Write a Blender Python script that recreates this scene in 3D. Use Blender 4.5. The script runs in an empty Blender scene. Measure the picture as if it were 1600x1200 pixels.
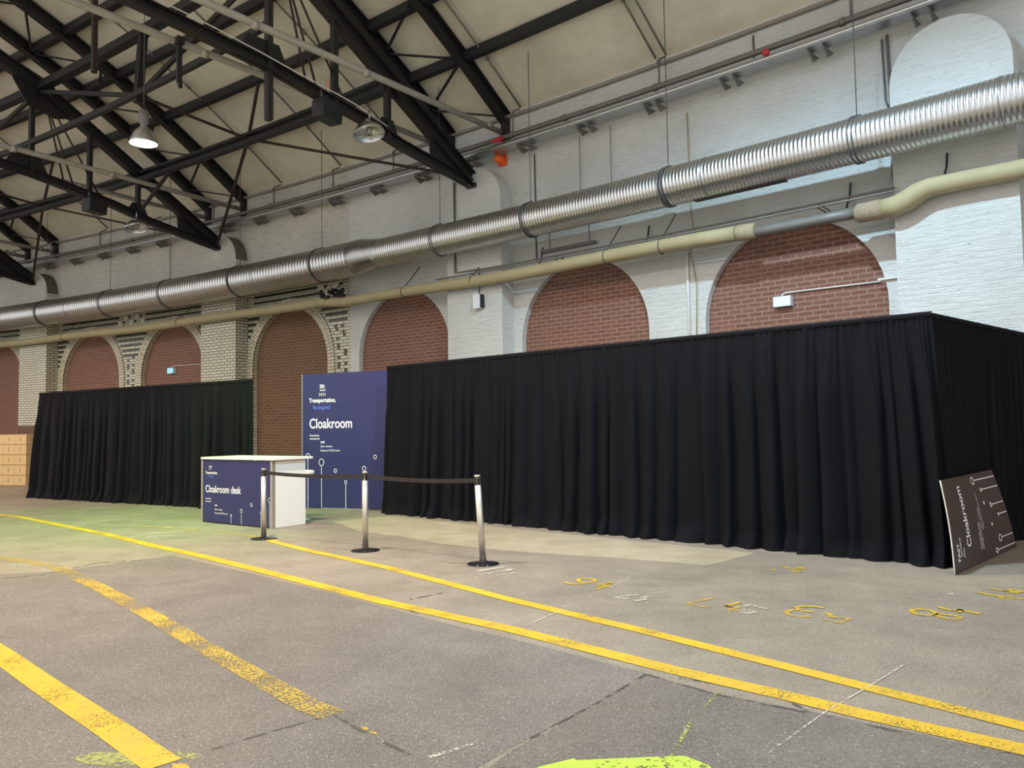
import bpy, math, random
from mathutils import Vector, Matrix
import numpy as np
random.seed(7)
sc = bpy.context.scene
COL = sc.collection

# ------------------------------------------------------------------ camera
FPX = 1240.0
PITCH = math.atan(66 / 1240.0)
ROLL = math.radians(0.95)
CAM_H = 1.5
fw = Vector((0, math.cos(PITCH), math.sin(PITCH)))
rt = Vector((1, 0, 0)); up = rt.cross(fw)
RT = rt * math.cos(ROLL) - up * math.sin(ROLL)
UP = RT.cross(fw)
cam = bpy.data.cameras.new('camera'); camo = bpy.data.objects.new('camera', cam); COL.objects.link(camo)
cam.sensor_width = 36; cam.sensor_fit = 'HORIZONTAL'; cam.lens = 36 * FPX / 1600
cam.clip_end = 300
M = Matrix((RT, UP, -fw)).transposed().to_4x4(); M.translation = Vector((0, 0, CAM_H))
camo.matrix_world = M
sc.camera = camo

# ------------------------------------------------------------------ world, exposure
w = bpy.data.worlds.new('world'); sc.world = w; w.use_nodes = True
bgn = w.node_tree.nodes['Background']
bgn.inputs[0].default_value = (1.0, 0.97, 0.92, 1); bgn.inputs[1].default_value = 1.2
sc.view_settings.view_transform = 'Standard'; sc.view_settings.look = 'None'
sc.view_settings.exposure = 0.0; sc.view_settings.gamma = 1.0
sc.view_settings.use_curve_mapping = False

# ------------------------------------------------------------------ hall coordinates: s along the curved wall, n out from it, z up
PSI = math.radians(43.5); RAD = 100.0; DIST = 12.6
CX = math.cos(PSI) * (DIST - RAD); CY = math.sin(PSI) * (DIST - RAD)
def W(s, n, z):
    a = PSI + s / RAD
    return Vector((CX + (RAD - n) * math.cos(a), CY + (RAD - n) * math.sin(a), z))
def frame_at(s):          # unit vectors: along wall (to the left), out of wall
    a = PSI + s / RAD
    return Vector((-math.sin(a), math.cos(a), 0)), Vector((-math.cos(a), -math.sin(a), 0))
def FL(x, y, z=0.0):      # point of the floor seen at a pixel of the photograph
    d = fw + RT * ((x - 800) / FPX) + UP * ((600 - y) / FPX)
    t = (z - CAM_H) / d.z
    return Vector((d.x * t, d.y * t, z))

# lamps of the hall, one of them added: pendant bell reflectors (position, energy, colour)
LAMPS = [
    (W(15.35, 6.75, 6.53), 1700, (0.20, 1.0, 0.10)),     # the lit one in view
    (W(4.6, 5.6, 8.6), 3300, (0.58, 0.83, 1.0)),
    (W(9.5, 9.0, 7.4), 3500, (1.0, 0.84, 0.66)),
    (W(15.0, 13.0, 7.4), 1500, (1.0, 0.84, 0.66)),
    (W(31.0, 9.0, 7.4), 2300, (1.0, 0.84, 0.66)),
    (W(23.5, 9.2, 7.4), 1400, (1.0, 0.86, 0.68)),  # added outside the view to brighten the far left wall and ceiling
    (W(-4.0, 11.0, 7.4), 1300, (0.92, 0.94, 1.0)),
]

# ------------------------------------------------------------------ materials
def nt(m):
    m.use_nodes = True; t = m.node_tree
    return t, t.nodes['Principled BSDF']
def N(t, typ, **kw):
    n = t.nodes.new(typ)
    for k, v in kw.items():
        if k in n.inputs: n.inputs[k].default_value = v
        else: setattr(n, k, v)
    return n
def rgba(c): return (c[0], c[1], c[2], 1)
def mixc(t, fac, a, b, blend='MIX'):
    m = t.nodes.new('ShaderNodeMix'); m.data_type = 'RGBA'; m.blend_type = blend
    for sock, v in ((m.inputs[0], fac), (m.inputs[6], a), (m.inputs[7], b)):
        if isinstance(v, bpy.types.NodeSocket): t.links.new(v, sock)
        elif isinstance(v, (int, float)): sock.default_value = v
        else: sock.default_value = rgba(v)
    return m.outputs[2]
def ramp(t, src, stops):
    r = t.nodes.new('ShaderNodeValToRGB'); t.links.new(src, r.inputs[0])
    e = r.color_ramp.elements
    while len(e) < len(stops): e.new(0.5)
    for i, (p, c) in enumerate(stops):
        e[i].position = p; e[i].color = rgba(c) if not isinstance(c, (int, float)) else (c, c, c, 1)
    return r.outputs[0]
def coords(t, uv=False, scale=(1, 1, 1)):
    tc = t.nodes.new('ShaderNodeTexCoord')
    mp = t.nodes.new('ShaderNodeMapping'); mp.inputs['Scale'].default_value = scale
    t.links.new(tc.outputs['UV' if uv else 'Object'], mp.inputs[0])
    return mp.outputs[0]
def noise(t, vec, scale, detail=4, rough=0.55):
    n = t.nodes.new('ShaderNodeTexNoise'); t.links.new(vec, n.inputs['Vector'])
    n.inputs['Scale'].default_value = scale; n.inputs['Detail'].default_value = detail
    n.inputs['Roughness'].default_value = rough
    return n.outputs['Fac']
def bump(t, b, h, strength, dist):
    n = t.nodes.new('ShaderNodeBump'); n.inputs['Strength'].default_value = strength
    n.inputs['Distance'].default_value = dist
    t.links.new(h, n.inputs['Height']); t.links.new(n.outputs[0], b.inputs['Normal'])
MATS = {}
def simple(name, c, rough=0.6, metal=0.0, var=0.15, scale=6, emit=None, spec=0.5):
    if name in MATS: return MATS[name]
    m = bpy.data.materials.new(name); t, b = nt(m)
    v = coords(t); f = noise(t, v, scale)
    dark = tuple(x * (1 - var) for x in c); lite = tuple(min(1, x * (1 + var)) for x in c)
    t.links.new(mixc(t, f, dark, lite), b.inputs['Base Color'])
    b.inputs['Roughness'].default_value = rough; b.inputs['Metallic'].default_value = metal
    b.inputs['Specular IOR Level'].default_value = spec
    if emit:
        b.inputs['Emission Color'].default_value = rgba(emit[0]); b.inputs['Emission Strength'].default_value = emit[1]
    MATS[name] = m; return m

def brick_mat(name, c1, c2, mortar, bw=0.25, rh=0.083, ms=0.012, rough=0.6, bmp=0.4, stain=None, stain_amt=0.4):
    m = bpy.data.materials.new(name); t, b = nt(m)
    v = coords(t, uv=True)
    br = t.nodes.new('ShaderNodeTexBrick'); t.links.new(v, br.inputs['Vector'])
    br.inputs['Color1'].default_value = rgba(c1); br.inputs['Color2'].default_value = rgba(c2)
    br.inputs['Mortar'].default_value = rgba(mortar)
    br.inputs['Scale'].default_value = 1; br.inputs['Mortar Size'].default_value = ms
    br.inputs['Mortar Smooth'].default_value = 0.15; br.inputs['Bias'].default_value = 0
    br.inputs['Brick Width'].default_value = bw; br.inputs['Row Height'].default_value = rh
    col = br.outputs['Color']
    if stain:
        f = noise(t, v, 1.3, 6, 0.6)
        f = ramp(t, f, [(0.4, 0.0), (0.75, 1.0)])
        mm = t.nodes.new('ShaderNodeMath'); mm.operation = 'MULTIPLY'; mm.inputs[1].default_value = stain_amt
        t.links.new(f, mm.inputs[0])
        col = mixc(t, mm.outputs[0], col, stain)
    f2 = noise(t, v, 14, 3)
    col = mixc(t, 0.25, col, ramp(t, f2, [(0.3, 0.55), (0.7, 1.0)]), 'MULTIPLY')
    t.links.new(col, b.inputs['Base Color']); b.inputs['Roughness'].default_value = rough
    inv = t.nodes.new('ShaderNodeMath'); inv.operation = 'SUBTRACT'; inv.inputs[0].default_value = 1
    t.links.new(br.outputs['Fac'], inv.inputs[1])
    bump(t, b, inv.outputs[0], bmp, 0.006)
    MATS[name] = m; return m

def painted_brick(name, base, worn, streak=0.35, bmp=0.55):
    """lime-washed rough brickwork: faint courses, chips and streaks"""
    m = bpy.data.materials.new(name); t, b = nt(m)
    v = coords(t, uv=True)
    # wobble the courses a little
    nz = t.nodes.new('ShaderNodeTexNoise'); t.links.new(v, nz.inputs['Vector']); nz.inputs['Scale'].default_value = 3
    vm = t.nodes.new('ShaderNodeVectorMath'); vm.operation = 'MULTIPLY_ADD'
    t.links.new(nz.outputs['Color'], vm.inputs[0]); vm.inputs[1].default_value = (0.12, 0.07, 0); t.links.new(v, vm.inputs[2])
    br = t.nodes.new('ShaderNodeTexBrick'); t.links.new(vm.outputs[0], br.inputs['Vector'])
    br.inputs['Scale'].default_value = 1; br.inputs['Mortar Size'].default_value = 0.012; br.inputs['Mortar Smooth'].default_value = 0.8
    br.inputs['Brick Width'].default_value = 0.25; br.inputs['Row Height'].default_value = 0.083
    st = coords(t, uv=True, scale=(1.2, 9, 1))
    f = ramp(t, noise(t, st, 2.2, 8, 0.7), [(0.46, 0.0), (0.72, 1.0)])
    mm = t.nodes.new('ShaderNodeMath'); mm.operation = 'MULTIPLY'; mm.inputs[1].default_value = streak
    t.links.new(f, mm.inputs[0])
    col = mixc(t, mm.outputs[0], base, worn)
    big = ramp(t, noise(t, v, 0.5, 4), [(0.35, 0.80), (0.7, 1.0)])
    col = mixc(t, 0.7, col, big, 'MULTIPLY')
    chip = ramp(t, noise(t, coords(t, uv=True, scale=(7, 16, 1)), 1.6, 5, 0.75), [(0.60, 1.0), (0.67, 0.40)])
    col = mixc(t, 0.75, col, chip, 'MULTIPLY')
    t.links.new(col, b.inputs['Base Color']); b.inputs['Roughness'].default_value = 0.7
    h = t.nodes.new('ShaderNodeMath'); h.operation = 'SUBTRACT'
    n2 = noise(t, coords(t, uv=True, scale=(3, 11, 1)), 1.5, 7, 0.8)
    t.links.new(n2, h.inputs[0])
    sc_ = t.nodes.new('ShaderNodeMath'); sc_.operation = 'MULTIPLY'; sc_.inputs[1].default_value = 0.10
    t.links.new(br.outputs['Fac'], sc_.inputs[0]); t.links.new(sc_.outputs[0], h.inputs[1])
    bump(t, b, h.outputs[0], bmp, 0.20)
    MATS[name] = m; return m

M_WHITE = painted_brick('white_painted_brick', (0.79, 0.82, 0.815), (0.56, 0.54, 0.48), 0.5)
M_UPPER = painted_brick('greyish_painted_brick', (0.76, 0.75, 0.68), (0.47, 0.43, 0.34), 0.75)  # streaky beige; part of the tone stands for weaker light at left
M_GLAZE = brick_mat('cream_glazed_brick', (0.72, 0.70, 0.56), (0.62, 0.60, 0.47), (0.10, 0.09, 0.07), rough=0.35, stain=(0.40, 0.36, 0.26), stain_amt=0.35)
M_RED = brick_mat('red_brick', (0.205, 0.088, 0.062), (0.165, 0.068, 0.048), (0.30, 0.19, 0.145), rough=0.8, stain=(0.22, 0.12, 0.09), stain_amt=0.3)
M_BROWN = brick_mat('brown_red_brick', (0.16, 0.082, 0.047), (0.13, 0.062, 0.036), (0.24, 0.155, 0.09), rough=0.8, stain=(0.22, 0.13, 0.06), stain_amt=0.4)
M_PLINTH = brick_mat('plinth_brick', (0.22, 0.10, 0.07), (0.17, 0.08, 0.055), (0.10, 0.08, 0.06), rough=0.8)
M_VOUS = brick_mat('voussoir_brick', (0.68, 0.62, 0.47), (0.56, 0.50, 0.37), (0.13, 0.11, 0.08), bw=0.30, rh=0.085, ms=0.010, rough=0.45)
M_GREEN = simple('dark_green_glaze', (0.030, 0.038, 0.018), 0.3, 0, 0.4, 8)
M_CREAM = simple('cream_glazed_block', (0.66, 0.64, 0.54), 0.4, 0, 0.1, 5)

def ceiling_mat():
    m = bpy.data.materials.new('beige_ceiling_plaster'); t, b = nt(m)
    v = coords(t)
    f = ramp(t, noise(t, v, 0.35, 6, 0.6), [(0.3, (0.58, 0.545, 0.44)), (0.7, (0.78, 0.74, 0.61))])
    g = ramp(t, noise(t, v, 3.0, 6, 0.7), [(0.3, 0.86), (0.7, 1.0)])
    t.links.new(mixc(t, 1.0, f, g, 'MULTIPLY'), b.inputs['Base Color']); b.inputs['Roughness'].default_value = 0.6
    MATS['ceil'] = m; return m
M_CEIL = ceiling_mat()

def floor_mat(name, c_dark, c_light, grain=0.5, rough=0.55, warm=(0.36, 0.29, 0.2)):
    m = bpy.data.materials.new(name); t, b = nt(m)
    v = coords(t)
    big = noise(t, v, 0.30, 6, 0.62)
    col = ramp(t, big, [(0.32, c_dark), (0.68, c_light)])
    mid = ramp(t, noise(t, v, 1.7, 7, 0.7), [(0.35, 0.82), (0.65, 1.10)])
    col = mixc(t, 0.8, col, mid, 'MULTIPLY')
    fine = ramp(t, noise(t, v, 95, 2, 0.9), [(0.38, 0.42), (0.50, 0.95), (0.60, 1.0)])
    col = mixc(t, grain, col, fine, 'MULTIPLY')
    coarse = ramp(t, noise(t, v, 32, 4, 0.85), [(0.36, 0.55), (0.50, 0.92), (0.62, 1.0)])
    col = mixc(t, grain * 0.9, col, coarse, 'MULTIPLY')
    salt = ramp(t, noise(t, v, 70, 2, 0.9), [(0.60, 0.0), (0.68, 1.0)])
    ms = t.nodes.new('ShaderNodeMath'); ms.operation = 'MULTIPLY'; ms.inputs[1].default_value = grain * 0.8; t.links.new(salt, ms.inputs[0])
    col = mixc(t, ms.outputs[0], col, (0.62, 0.55, 0.44))
    vo = t.nodes.new('ShaderNodeTexVoronoi'); t.links.new(v, vo.inputs['Vector']); vo.inputs['Scale'].default_value = 3.0
    sp = ramp(t, vo.outputs['Distance'], [(0.012, 1.0), (0.02, 0.0)])
    col = mixc(t, sp, col, (0.62, 0.58, 0.50))
    scr = ramp(t, noise(t, coords(t, scale=(1, 7, 1)), 1.1, 8, 0.75), [(0.60, 0.0), (0.80, 0.5)])
    col = mixc(t, scr, col, warm)
    t.links.new(col, b.inputs['Base Color'])
    r = ramp(t, noise(t, v, 2.5, 5), [(0.3, rough - 0.1), (0.7, rough + 0.12)])
    t.links.new(r, b.inputs['Roughness'])
    bump(t, b, noise(t, v, 120, 4, 0.8), 0.35, 0.006)
    MATS[name] = m; return m
M_FLOOR = floor_mat('grey_brown_asphalt', (0.23, 0.188, 0.145), (0.365, 0.297, 0.225), 0.85)
M_PATCH = floor_mat('darker_asphalt_patch', (0.142, 0.120, 0.104), (0.225, 0.190, 0.162), 0.85, 0.6, (0.2, 0.17, 0.13))
M_SCREED = floor_mat('paler_concrete_strip', (0.36, 0.295, 0.20), (0.50, 0.41, 0.285), 0.55, 0.5)

def paint_mat(name, c, cover, scale=30, c2=None):
    """worn road paint: the asphalt shows through where it is rubbed off"""
    m = bpy.data.materials.new(name); t, b = nt(m)
    v = coords(t)
    f1 = noise(t, v, scale, 6, 0.75); f2 = noise(t, v, 2.2, 3)
    a = t.nodes.new('ShaderNodeMath'); a.operation = 'MULTIPLY_ADD'; t.links.new(f2, a.inputs[0]); a.inputs[1].default_value = 0.45
    t.links.new(f1, a.inputs[2])
    al = ramp(t, a.outputs[0], [(max(0.0, 0.72 - cover * 0.32), 0.0), (max(0.02, 0.78 - cover * 0.32), 1.0)])
    col = ramp(t, noise(t, v, 5, 5), [(0.3, c2 or tuple(x * 0.8 for x in c)), (0.65, c)])
    t.links.new(col, b.inputs['Base Color']); t.links.new(al, b.inputs['Alpha'])
    b.inputs['Roughness'].default_value = 0.55
    MATS[name] = m; return m
M_YEL = paint_mat('yellow_road_paint', (0.62, 0.385, 0.012), 0.36, 75, (0.50, 0.32, 0.03))
M_YELW = paint_mat('worn_yellow_road_paint', (0.54, 0.36, 0.04), 0.06, 60, (0.42, 0.29, 0.06))
M_YELT = paint_mat('thin_yellow_marking_paint', (0.58, 0.38, 0.03), 0.26, 60)
M_WHT = paint_mat('white_marking_paint', (0.62, 0.56, 0.46), 0.10, 50)
M_LIME = paint_mat('lime_marking_paint', (0.46, 0.60, 0.05), 0.42, 30)
M_FGRN = paint_mat('faded_green_paint', (0.36, 0.36, 0.10), 0.02, 30)
M_CRACK = paint_mat('crack_tar', (0.075, 0.062, 0.05), 0.08, 8)  # broken dark tar along cracks and patch edges

def curtain_mat(name, c):
    m = bpy.data.materials.new(name); t, b = nt(m)
    v = coords(t)
    t.links.new(mixc(t, noise(t, v, 40, 3), tuple(x * 0.8 for x in c), tuple(x * 1.2 for x in c)), b.inputs['Base Color'])
    b.inputs['Roughness'].default_value = 0.85
    b.inputs['Sheen Weight'].default_value = 0.0; b.inputs['Sheen Roughness'].default_value = 0.4
    b.inputs['Sheen Tint'].default_value = (0.75, 0.8, 1.0, 1)
    b.inputs['Specular IOR Level'].default_value = 0.14
    MATS[name] = m; return m
M_DRAPE = curtain_mat('black_molton_cloth', (0.0034, 0.0037, 0.0058))
M_HEM = curtain_mat('black_gathered_header', (0.006, 0.0062, 0.009))

M_STEEL = simple('blackened_steel', (0.012, 0.0115, 0.0125), 0.5, 0.0, 0.35, 3)
M_RUSTY = simple('rusty_dark_steel', (0.030, 0.018, 0.015), 0.7, 0.0, 0.35, 5)
M_GALV = simple('galvanised_duct', (0.62, 0.635, 0.65), 0.31, 1.0, 0.12, 2.5)
M_GALV2 = simple('galvanised_tray', (0.45, 0.46, 0.48), 0.32, 1.0, 0.15, 6)
M_SILV = simple('silver_painted_tube', (0.44, 0.42, 0.38), 0.45, 0.35, 0.25, 4)
M_GPIPE = simple('grey_painted_pipe', (0.17, 0.165, 0.155), 0.5, 0.2, 0.25, 4)
M_LAG = simple('yellowed_pipe_lagging', (0.37, 0.32, 0.185), 0.7, 0, 0.16, 3)
M_LAGR = simple('torn_lagging', (0.33, 0.28, 0.18), 0.9, 0, 0.5, 30)
M_SOOT = simple('soot', (0.018, 0.016, 0.013), 0.95, 0, 0.3, 10)
M_WPIPE = simple('white_conduit', (0.68, 0.68, 0.65), 0.5, 0, 0.1, 6)
M_WIRE = simple('grey_wire', (0.10, 0.10, 0.10), 0.6, 0.3, 0.1, 6)
M_BLK = simple('black_plastic', (0.012, 0.013, 0.015), 0.45, 0, 0.1, 6)
M_CHR = simple('brushed_chrome', (0.58, 0.54, 0.47), 0.38, 0.75, 0.06, 20)
M_NAVY = simple('navy_printed_panel', (0.030, 0.032, 0.112), 0.5, 0, 0.04, 1, spec=0.25)
M_DKPR = simple('dark_brown_printed_board', (0.040, 0.031, 0.031), 0.38, 0, 0.05, 1)
M_PWHITE = simple('white_laminate', (0.78, 0.755, 0.71), 0.45, 0, 0.02, 3)
M_ALU = simple('aluminium_profile', (0.46, 0.42, 0.37), 0.38, 0.6, 0.05, 6)
M_INK = simple('white_print', (0.86, 0.87, 0.92), 0.5, 0, 0.02, 6)
M_INKB = simple('blue_print', (0.11, 0.17, 0.75), 0.5, 0, 0.02, 6)
M_INKG = simple('pale_green_print', (0.62, 0.68, 0.50), 0.5, 0, 0.02, 6)
M_ORG = simple('orange_plastic', (0.85, 0.13, 0.02), 0.35, 0, 0.08, 6)
M_REDP = simple('red_alarm_plastic', (0.50, 0.03, 0.05), 0.4, 0, 0.08, 6)
M_CARD = simple('tan_cardboard', (0.60, 0.42, 0.21), 0.8, 0, 0.08, 3)
M_CARDL = simple('box_seam_tape', (0.20, 0.12, 0.05), 0.8, 0, 0.1, 8)
M_BELT = simple('black_webbing', (0.013, 0.010, 0.011), 0.7, 0, 0.1, 20)
M_BASE = simple('dark_polished_base', (0.030, 0.028, 0.035), 0.16, 0.6, 0.05, 6)
M_BOXW = simple('white_lamp_housing', (0.72, 0.75, 0.82), 0.5, 0, 0.04, 6)
M_EXIT = simple('lit_exit_face', (0.25, 0.65, 0.75), 0.4, 0, 0.03, 6, emit=((0.12, 0.62, 0.80), 0.9))
M_BULB = simple('lit_lamp_glass', (1, 1, 1), 0.3, 0, 0.0, 1, emit=((0.85, 1.0, 0.70), 9))
M_GLASSU = simple('unlit_lamp_glass', (0.34, 0.33, 0.30), 0.15, 0.2, 0.05, 6)

# ------------------------------------------------------------------ mesh builder
class MB:
    def __init__(s): s.v = []; s.f = []; s.uv = []; s.mi = []; s.sm = []
    def vert(s, p): s.v.append(tuple(p)); return len(s.v) - 1
    def face(s, idx, uv=None, mi=0, sm=False): s.f.append(tuple(idx)); s.uv.append(uv); s.mi.append(mi); s.sm.append(sm)
    def quad(s, a, b, c, d, uv=None, mi=0):
        i = len(s.v); s.v += [tuple(a), tuple(b), tuple(c), tuple(d)]; s.face((i, i + 1, i + 2, i + 3), uv, mi)
    def hexa(s, P, mi=0):      # eight corners: bottom 0-3 counterclockwise, top 4-7
        i = len(s.v); s.v += [tuple(p) for p in P]
        for f in ((0, 3, 2, 1), (4, 5, 6, 7), (0, 1, 5, 4), (1, 2, 6, 5), (2, 3, 7, 6), (3, 0, 4, 7)):
            s.face([i + k for k in f], None, mi)
    def box(s, o, ax, ay, az, lx, ly, lz, mi=0):   # o = centre, axes unit, full lengths
        ax = ax * (lx / 2); ay = ay * (ly / 2); az = az * (lz / 2)
        s.hexa([o - ax - ay - az, o + ax - ay - az, o + ax + ay - az, o - ax + ay - az,
                o - ax - ay + az, o + ax - ay + az, o + ax + ay + az, o - ax + ay + az], mi)
    def bar(s, p, q, w_, h_, upv=Vector((0, 0, 1)), mi=0):
        p = Vector(p); q = Vector(q); d = (q - p)
        L = d.length; d.normalize()
        side = d.cross(upv)
        if side.length < 1e-4: side = d.cross(Vector((1, 0, 0)))
        side.normalize(); u = side.cross(d).normalized()
        s.box((p + q) / 2, d, side, u, L, w_, h_, mi)
    def ibeam(s, p, q, w_, h_, t_=0.02, upv=Vector((0, 0, 1))):
        p = Vector(p); q = Vector(q); d = (q - p).normalized()
        side = d.cross(upv).normalized(); u = side.cross(d).normalized()
        s.bar(p, q, t_, h_, upv)
        s.bar(p + u * (h_ / 2), q + u * (h_ / 2), w_, t_, upv)
        s.bar(p - u * (h_ / 2), q - u * (h_ / 2), w_, t_, upv)
    def tube(s, pts, r, seg=10, cap=True, mi=0):
        pts = [Vector(p) for p in pts]; n = len(pts)
        rr = r if isinstance(r, (list, tuple)) else [r] * n
        rings = []; ref = None
        for k in range(n):
            d = (pts[min(k + 1, n - 1)] - pts[max(k - 1, 0)]).normalized()
            if ref is None:
                ref = d.cross(Vector((0, 0, 1)))
                if ref.length < 1e-3: ref = d.cross(Vector((1, 0, 0)))
            a = (ref - d * ref.dot(d)).normalized(); b = d.cross(a); ref = a
            rings.append([s.vert(pts[k] + a * (rr[k] * math.cos(2 * math.pi * j / seg)) + b * (rr[k] * math.sin(2 * math.pi * j / seg))) for j in range(seg)])
        for k in range(n - 1):
            for j in range(seg):
                j2 = (j + 1) % seg
                s.face((rings[k][j], rings[k][j2], rings[k + 1][j2], rings[k + 1][j]), None, mi, True)
        if cap:
            s.face(rings[0][::-1], None, mi); s.face(rings[-1], None, mi)
    def lathe(s, o, prof, axis=Vector((0, 0, 1)), seg=24, mi=0, cap=True):
        axis = axis.normalized(); a = axis.cross(Vector((1, 0, 0)))
        if a.length < 0.1: a = axis.cross(Vector((0, 1, 0)))
        a.normalize(); b = axis.cross(a); rings = []
        for (r, h) in prof:
            rings.append([s.vert(o + axis * h + a * (r * math.cos(2 * math.pi * j / seg)) + b * (r * math.sin(2 * math.pi * j / seg))) for j in range(seg)])
        for k in range(len(prof) - 1):
            for j in range(seg):
                j2 = (j + 1) % seg
                s.face((rings[k][j], rings[k][j2], rings[k + 1][j2], rings[k + 1][j]), None, mi, True)
        if cap:
            s.face(rings[0][::-1], None, mi); s.face(rings[-1], None, mi)
    def build(s, name, mat, parent=None, origin=None):
        me = bpy.data.meshes.new(name)
        o0 = Vector(origin) if origin is not None else Vector((0, 0, 0))
        V = [(x - o0.x, y - o0.y, z - o0.z) for x, y, z in s.v]
        me.from_pydata(V, [], s.f)
        for m in (mat if isinstance(mat, (list, tuple)) else [mat]): me.materials.append(m)
        me.polygons.foreach_set('material_index', s.mi); me.polygons.foreach_set('use_smooth', s.sm)
        if any(u is not None for u in s.uv):
            L = me.uv_layers.new(name='UVMap'); k = 0
            buf = np.zeros(len(me.loops) * 2)
            for f, u in zip(s.f, s.uv):
                for j in range(len(f)):
                    if u is not None: buf[2 * k] = u[j][0]; buf[2 * k + 1] = u[j][1]
                    k += 1
            L.data.foreach_set('uv', buf)
        me.update()
        ob = bpy.data.objects.new(name, me); COL.objects.link(ob)
        if parent is not None:
            ob.parent = parent
            pl = PLOC.get(parent.name, Vector((0, 0, 0)))
            ob.location = o0 - pl
            PLOC[ob.name] = o0
        else:
            ob.location = o0; PLOC[ob.name] = o0
        return ob
PLOC = {}
def tag(o, label, cat, group=None):
    o['label'] = label; o['category'] = cat
    if group: o['group'] = group
    return o
def thing(name, label, cat, loc=(0, 0, 0), group=None):
    o = bpy.data.objects.new(name, None); COL.objects.link(o)
    o.location = loc; o.empty_display_size = 0.2; PLOC[o.name] = Vector(loc)
    return tag(o, label, cat, group)
def structure(o): o['kind'] = 'structure'; return o
Z = Vector((0, 0, 1))

# ================================================================== SETTING
# floor
S0, S1 = -9.0, 72.0
mb = MB()
def arc_samples(a, b, step): 
    k = max(1, int(round((b - a) / step))); return [a + (b - a) * i / k for i in range(k + 1)]
ss = arc_samples(S0, S1, 3.0); ns = [-0.3, 3, 6, 9, 12, 15, 19]
for i in range(len(ss) - 1):
    for j in range(len(ns) - 1):
        mb.quad(W(ss[i], ns[j + 1], 0), W(ss[i], ns[j], 0), W(ss[i + 1], ns[j], 0), W(ss[i + 1], ns[j + 1], 0))
floor_ob = structure(mb.build('floor', M_FLOOR))

# roof profile
def roof(n):
    n = max(n, -1.0)
    return 8.24 + 0.68 * n - 0.025 * n * n
mb = MB(); rn = [-0.6 + 0.7 * i for i in range(25)]
ss = arc_samples(S0, S1, 1.5)
for i in range(len(ss) - 1):
    for j in range(len(rn) - 1):
        a = [W(ss[i], rn[j], roof(rn[j]) + .16), W(ss[i + 1], rn[j], roof(rn[j]) + .16), W(ss[i + 1], rn[j + 1], roof(rn[j + 1]) + .16), W(ss[i], rn[j + 1], roof(rn[j + 1]) + .16)]
        mb.quad(*a); up_ = Vector((0, 0, .12))
        mb.quad(a[3] + up_, a[2] + up_, a[1] + up_, a[0] + up_)
ceiling = structure(mb.build('ceiling', M_CEIL))

# back wall with its arcade
PIER_S = [3.7, 13.2, 22.8, 32.6, 42.3, 52.0, 61.7]
PIER_HW, PIER_N = 0.80, 0.40
ARCH_R, ARCH_SPR = 1.56, 3.30
ARCHES = []     # centre s
for a, b in zip(PIER_S[:-1], PIER_S[1:]):
    c = (a + b) / 2
    ARCHES += [c - 2.13, c + 2.17]
ARCHES += [PIER_S[0] - 9.6 + 4.8 + 2.15]
GLAZE_FROM, GLAZE_TOP = 17.75, 5.62
WALL_TOP = 8.62
def arch_low(s):
    for c in ARCHES:
        if abs(s - c) < ARCH_R: return ARCH_SPR + math.sqrt(max(0, ARCH_R ** 2 - (s - c) ** 2))
    return 0.0
smp = set(round(x, 4) for x in arc_samples(S0, S1, 0.6)); smp.add(GLAZE_FROM)
for c in ARCHES:
    smp = {x for x in smp if abs(x - c) > ARCH_R + 1e-3}
    for k in range(29): smp.add(round(c - ARCH_R * math.cos(math.pi * k / 28), 4))
    smp.add(round(c - ARCH_R - 2e-3, 4)); smp.add(round(c + ARCH_R + 2e-3, 4))
smp = sorted(smp)
mb = MB()
def strip(mb, sa, sb, za0, zb0, z1, n, mi, z1b=None):
    z1b = z1 if z1b is None else z1b
    if za0 >= z1 and zb0 >= z1b: return
    mb.quad(W(sb, n, zb0), W(sa, n, za0), W(sa, n, z1), W(sb, n, z1b), [(sb, zb0), (sa, za0), (sa, z1), (sb, z1b)], mi)
for sa, sb in zip(smp[:-1], smp[1:]):
    mid = (sa + sb) / 2; inside = any(abs(mid - c) < ARCH_R for c in ARCHES)
    za = arch_low(sa) or ARCH_SPR if inside else 0; zb = arch_low(sb) or ARCH_SPR if inside else 0
    glz = mid > GLAZE_FROM
    if glz:
        strip(mb, sa, sb, za, zb, GLAZE_TOP, 0, 1); strip(mb, sa, sb, GLAZE_TOP, GLAZE_TOP, WALL_TOP, 0, 2)
    else:
        strip(mb, sa, sb, za, zb, WALL_TOP, 0, 0 if mid < 14.5 or True else 2)
wall = structure(mb.build('wall_back', [M_WHITE, M_GLAZE, M_UPPER]))
# upper wall over the glaze is beiger, partly for its dimmer light: the strip of wall between pier 3 and the glazed part stays white

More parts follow.
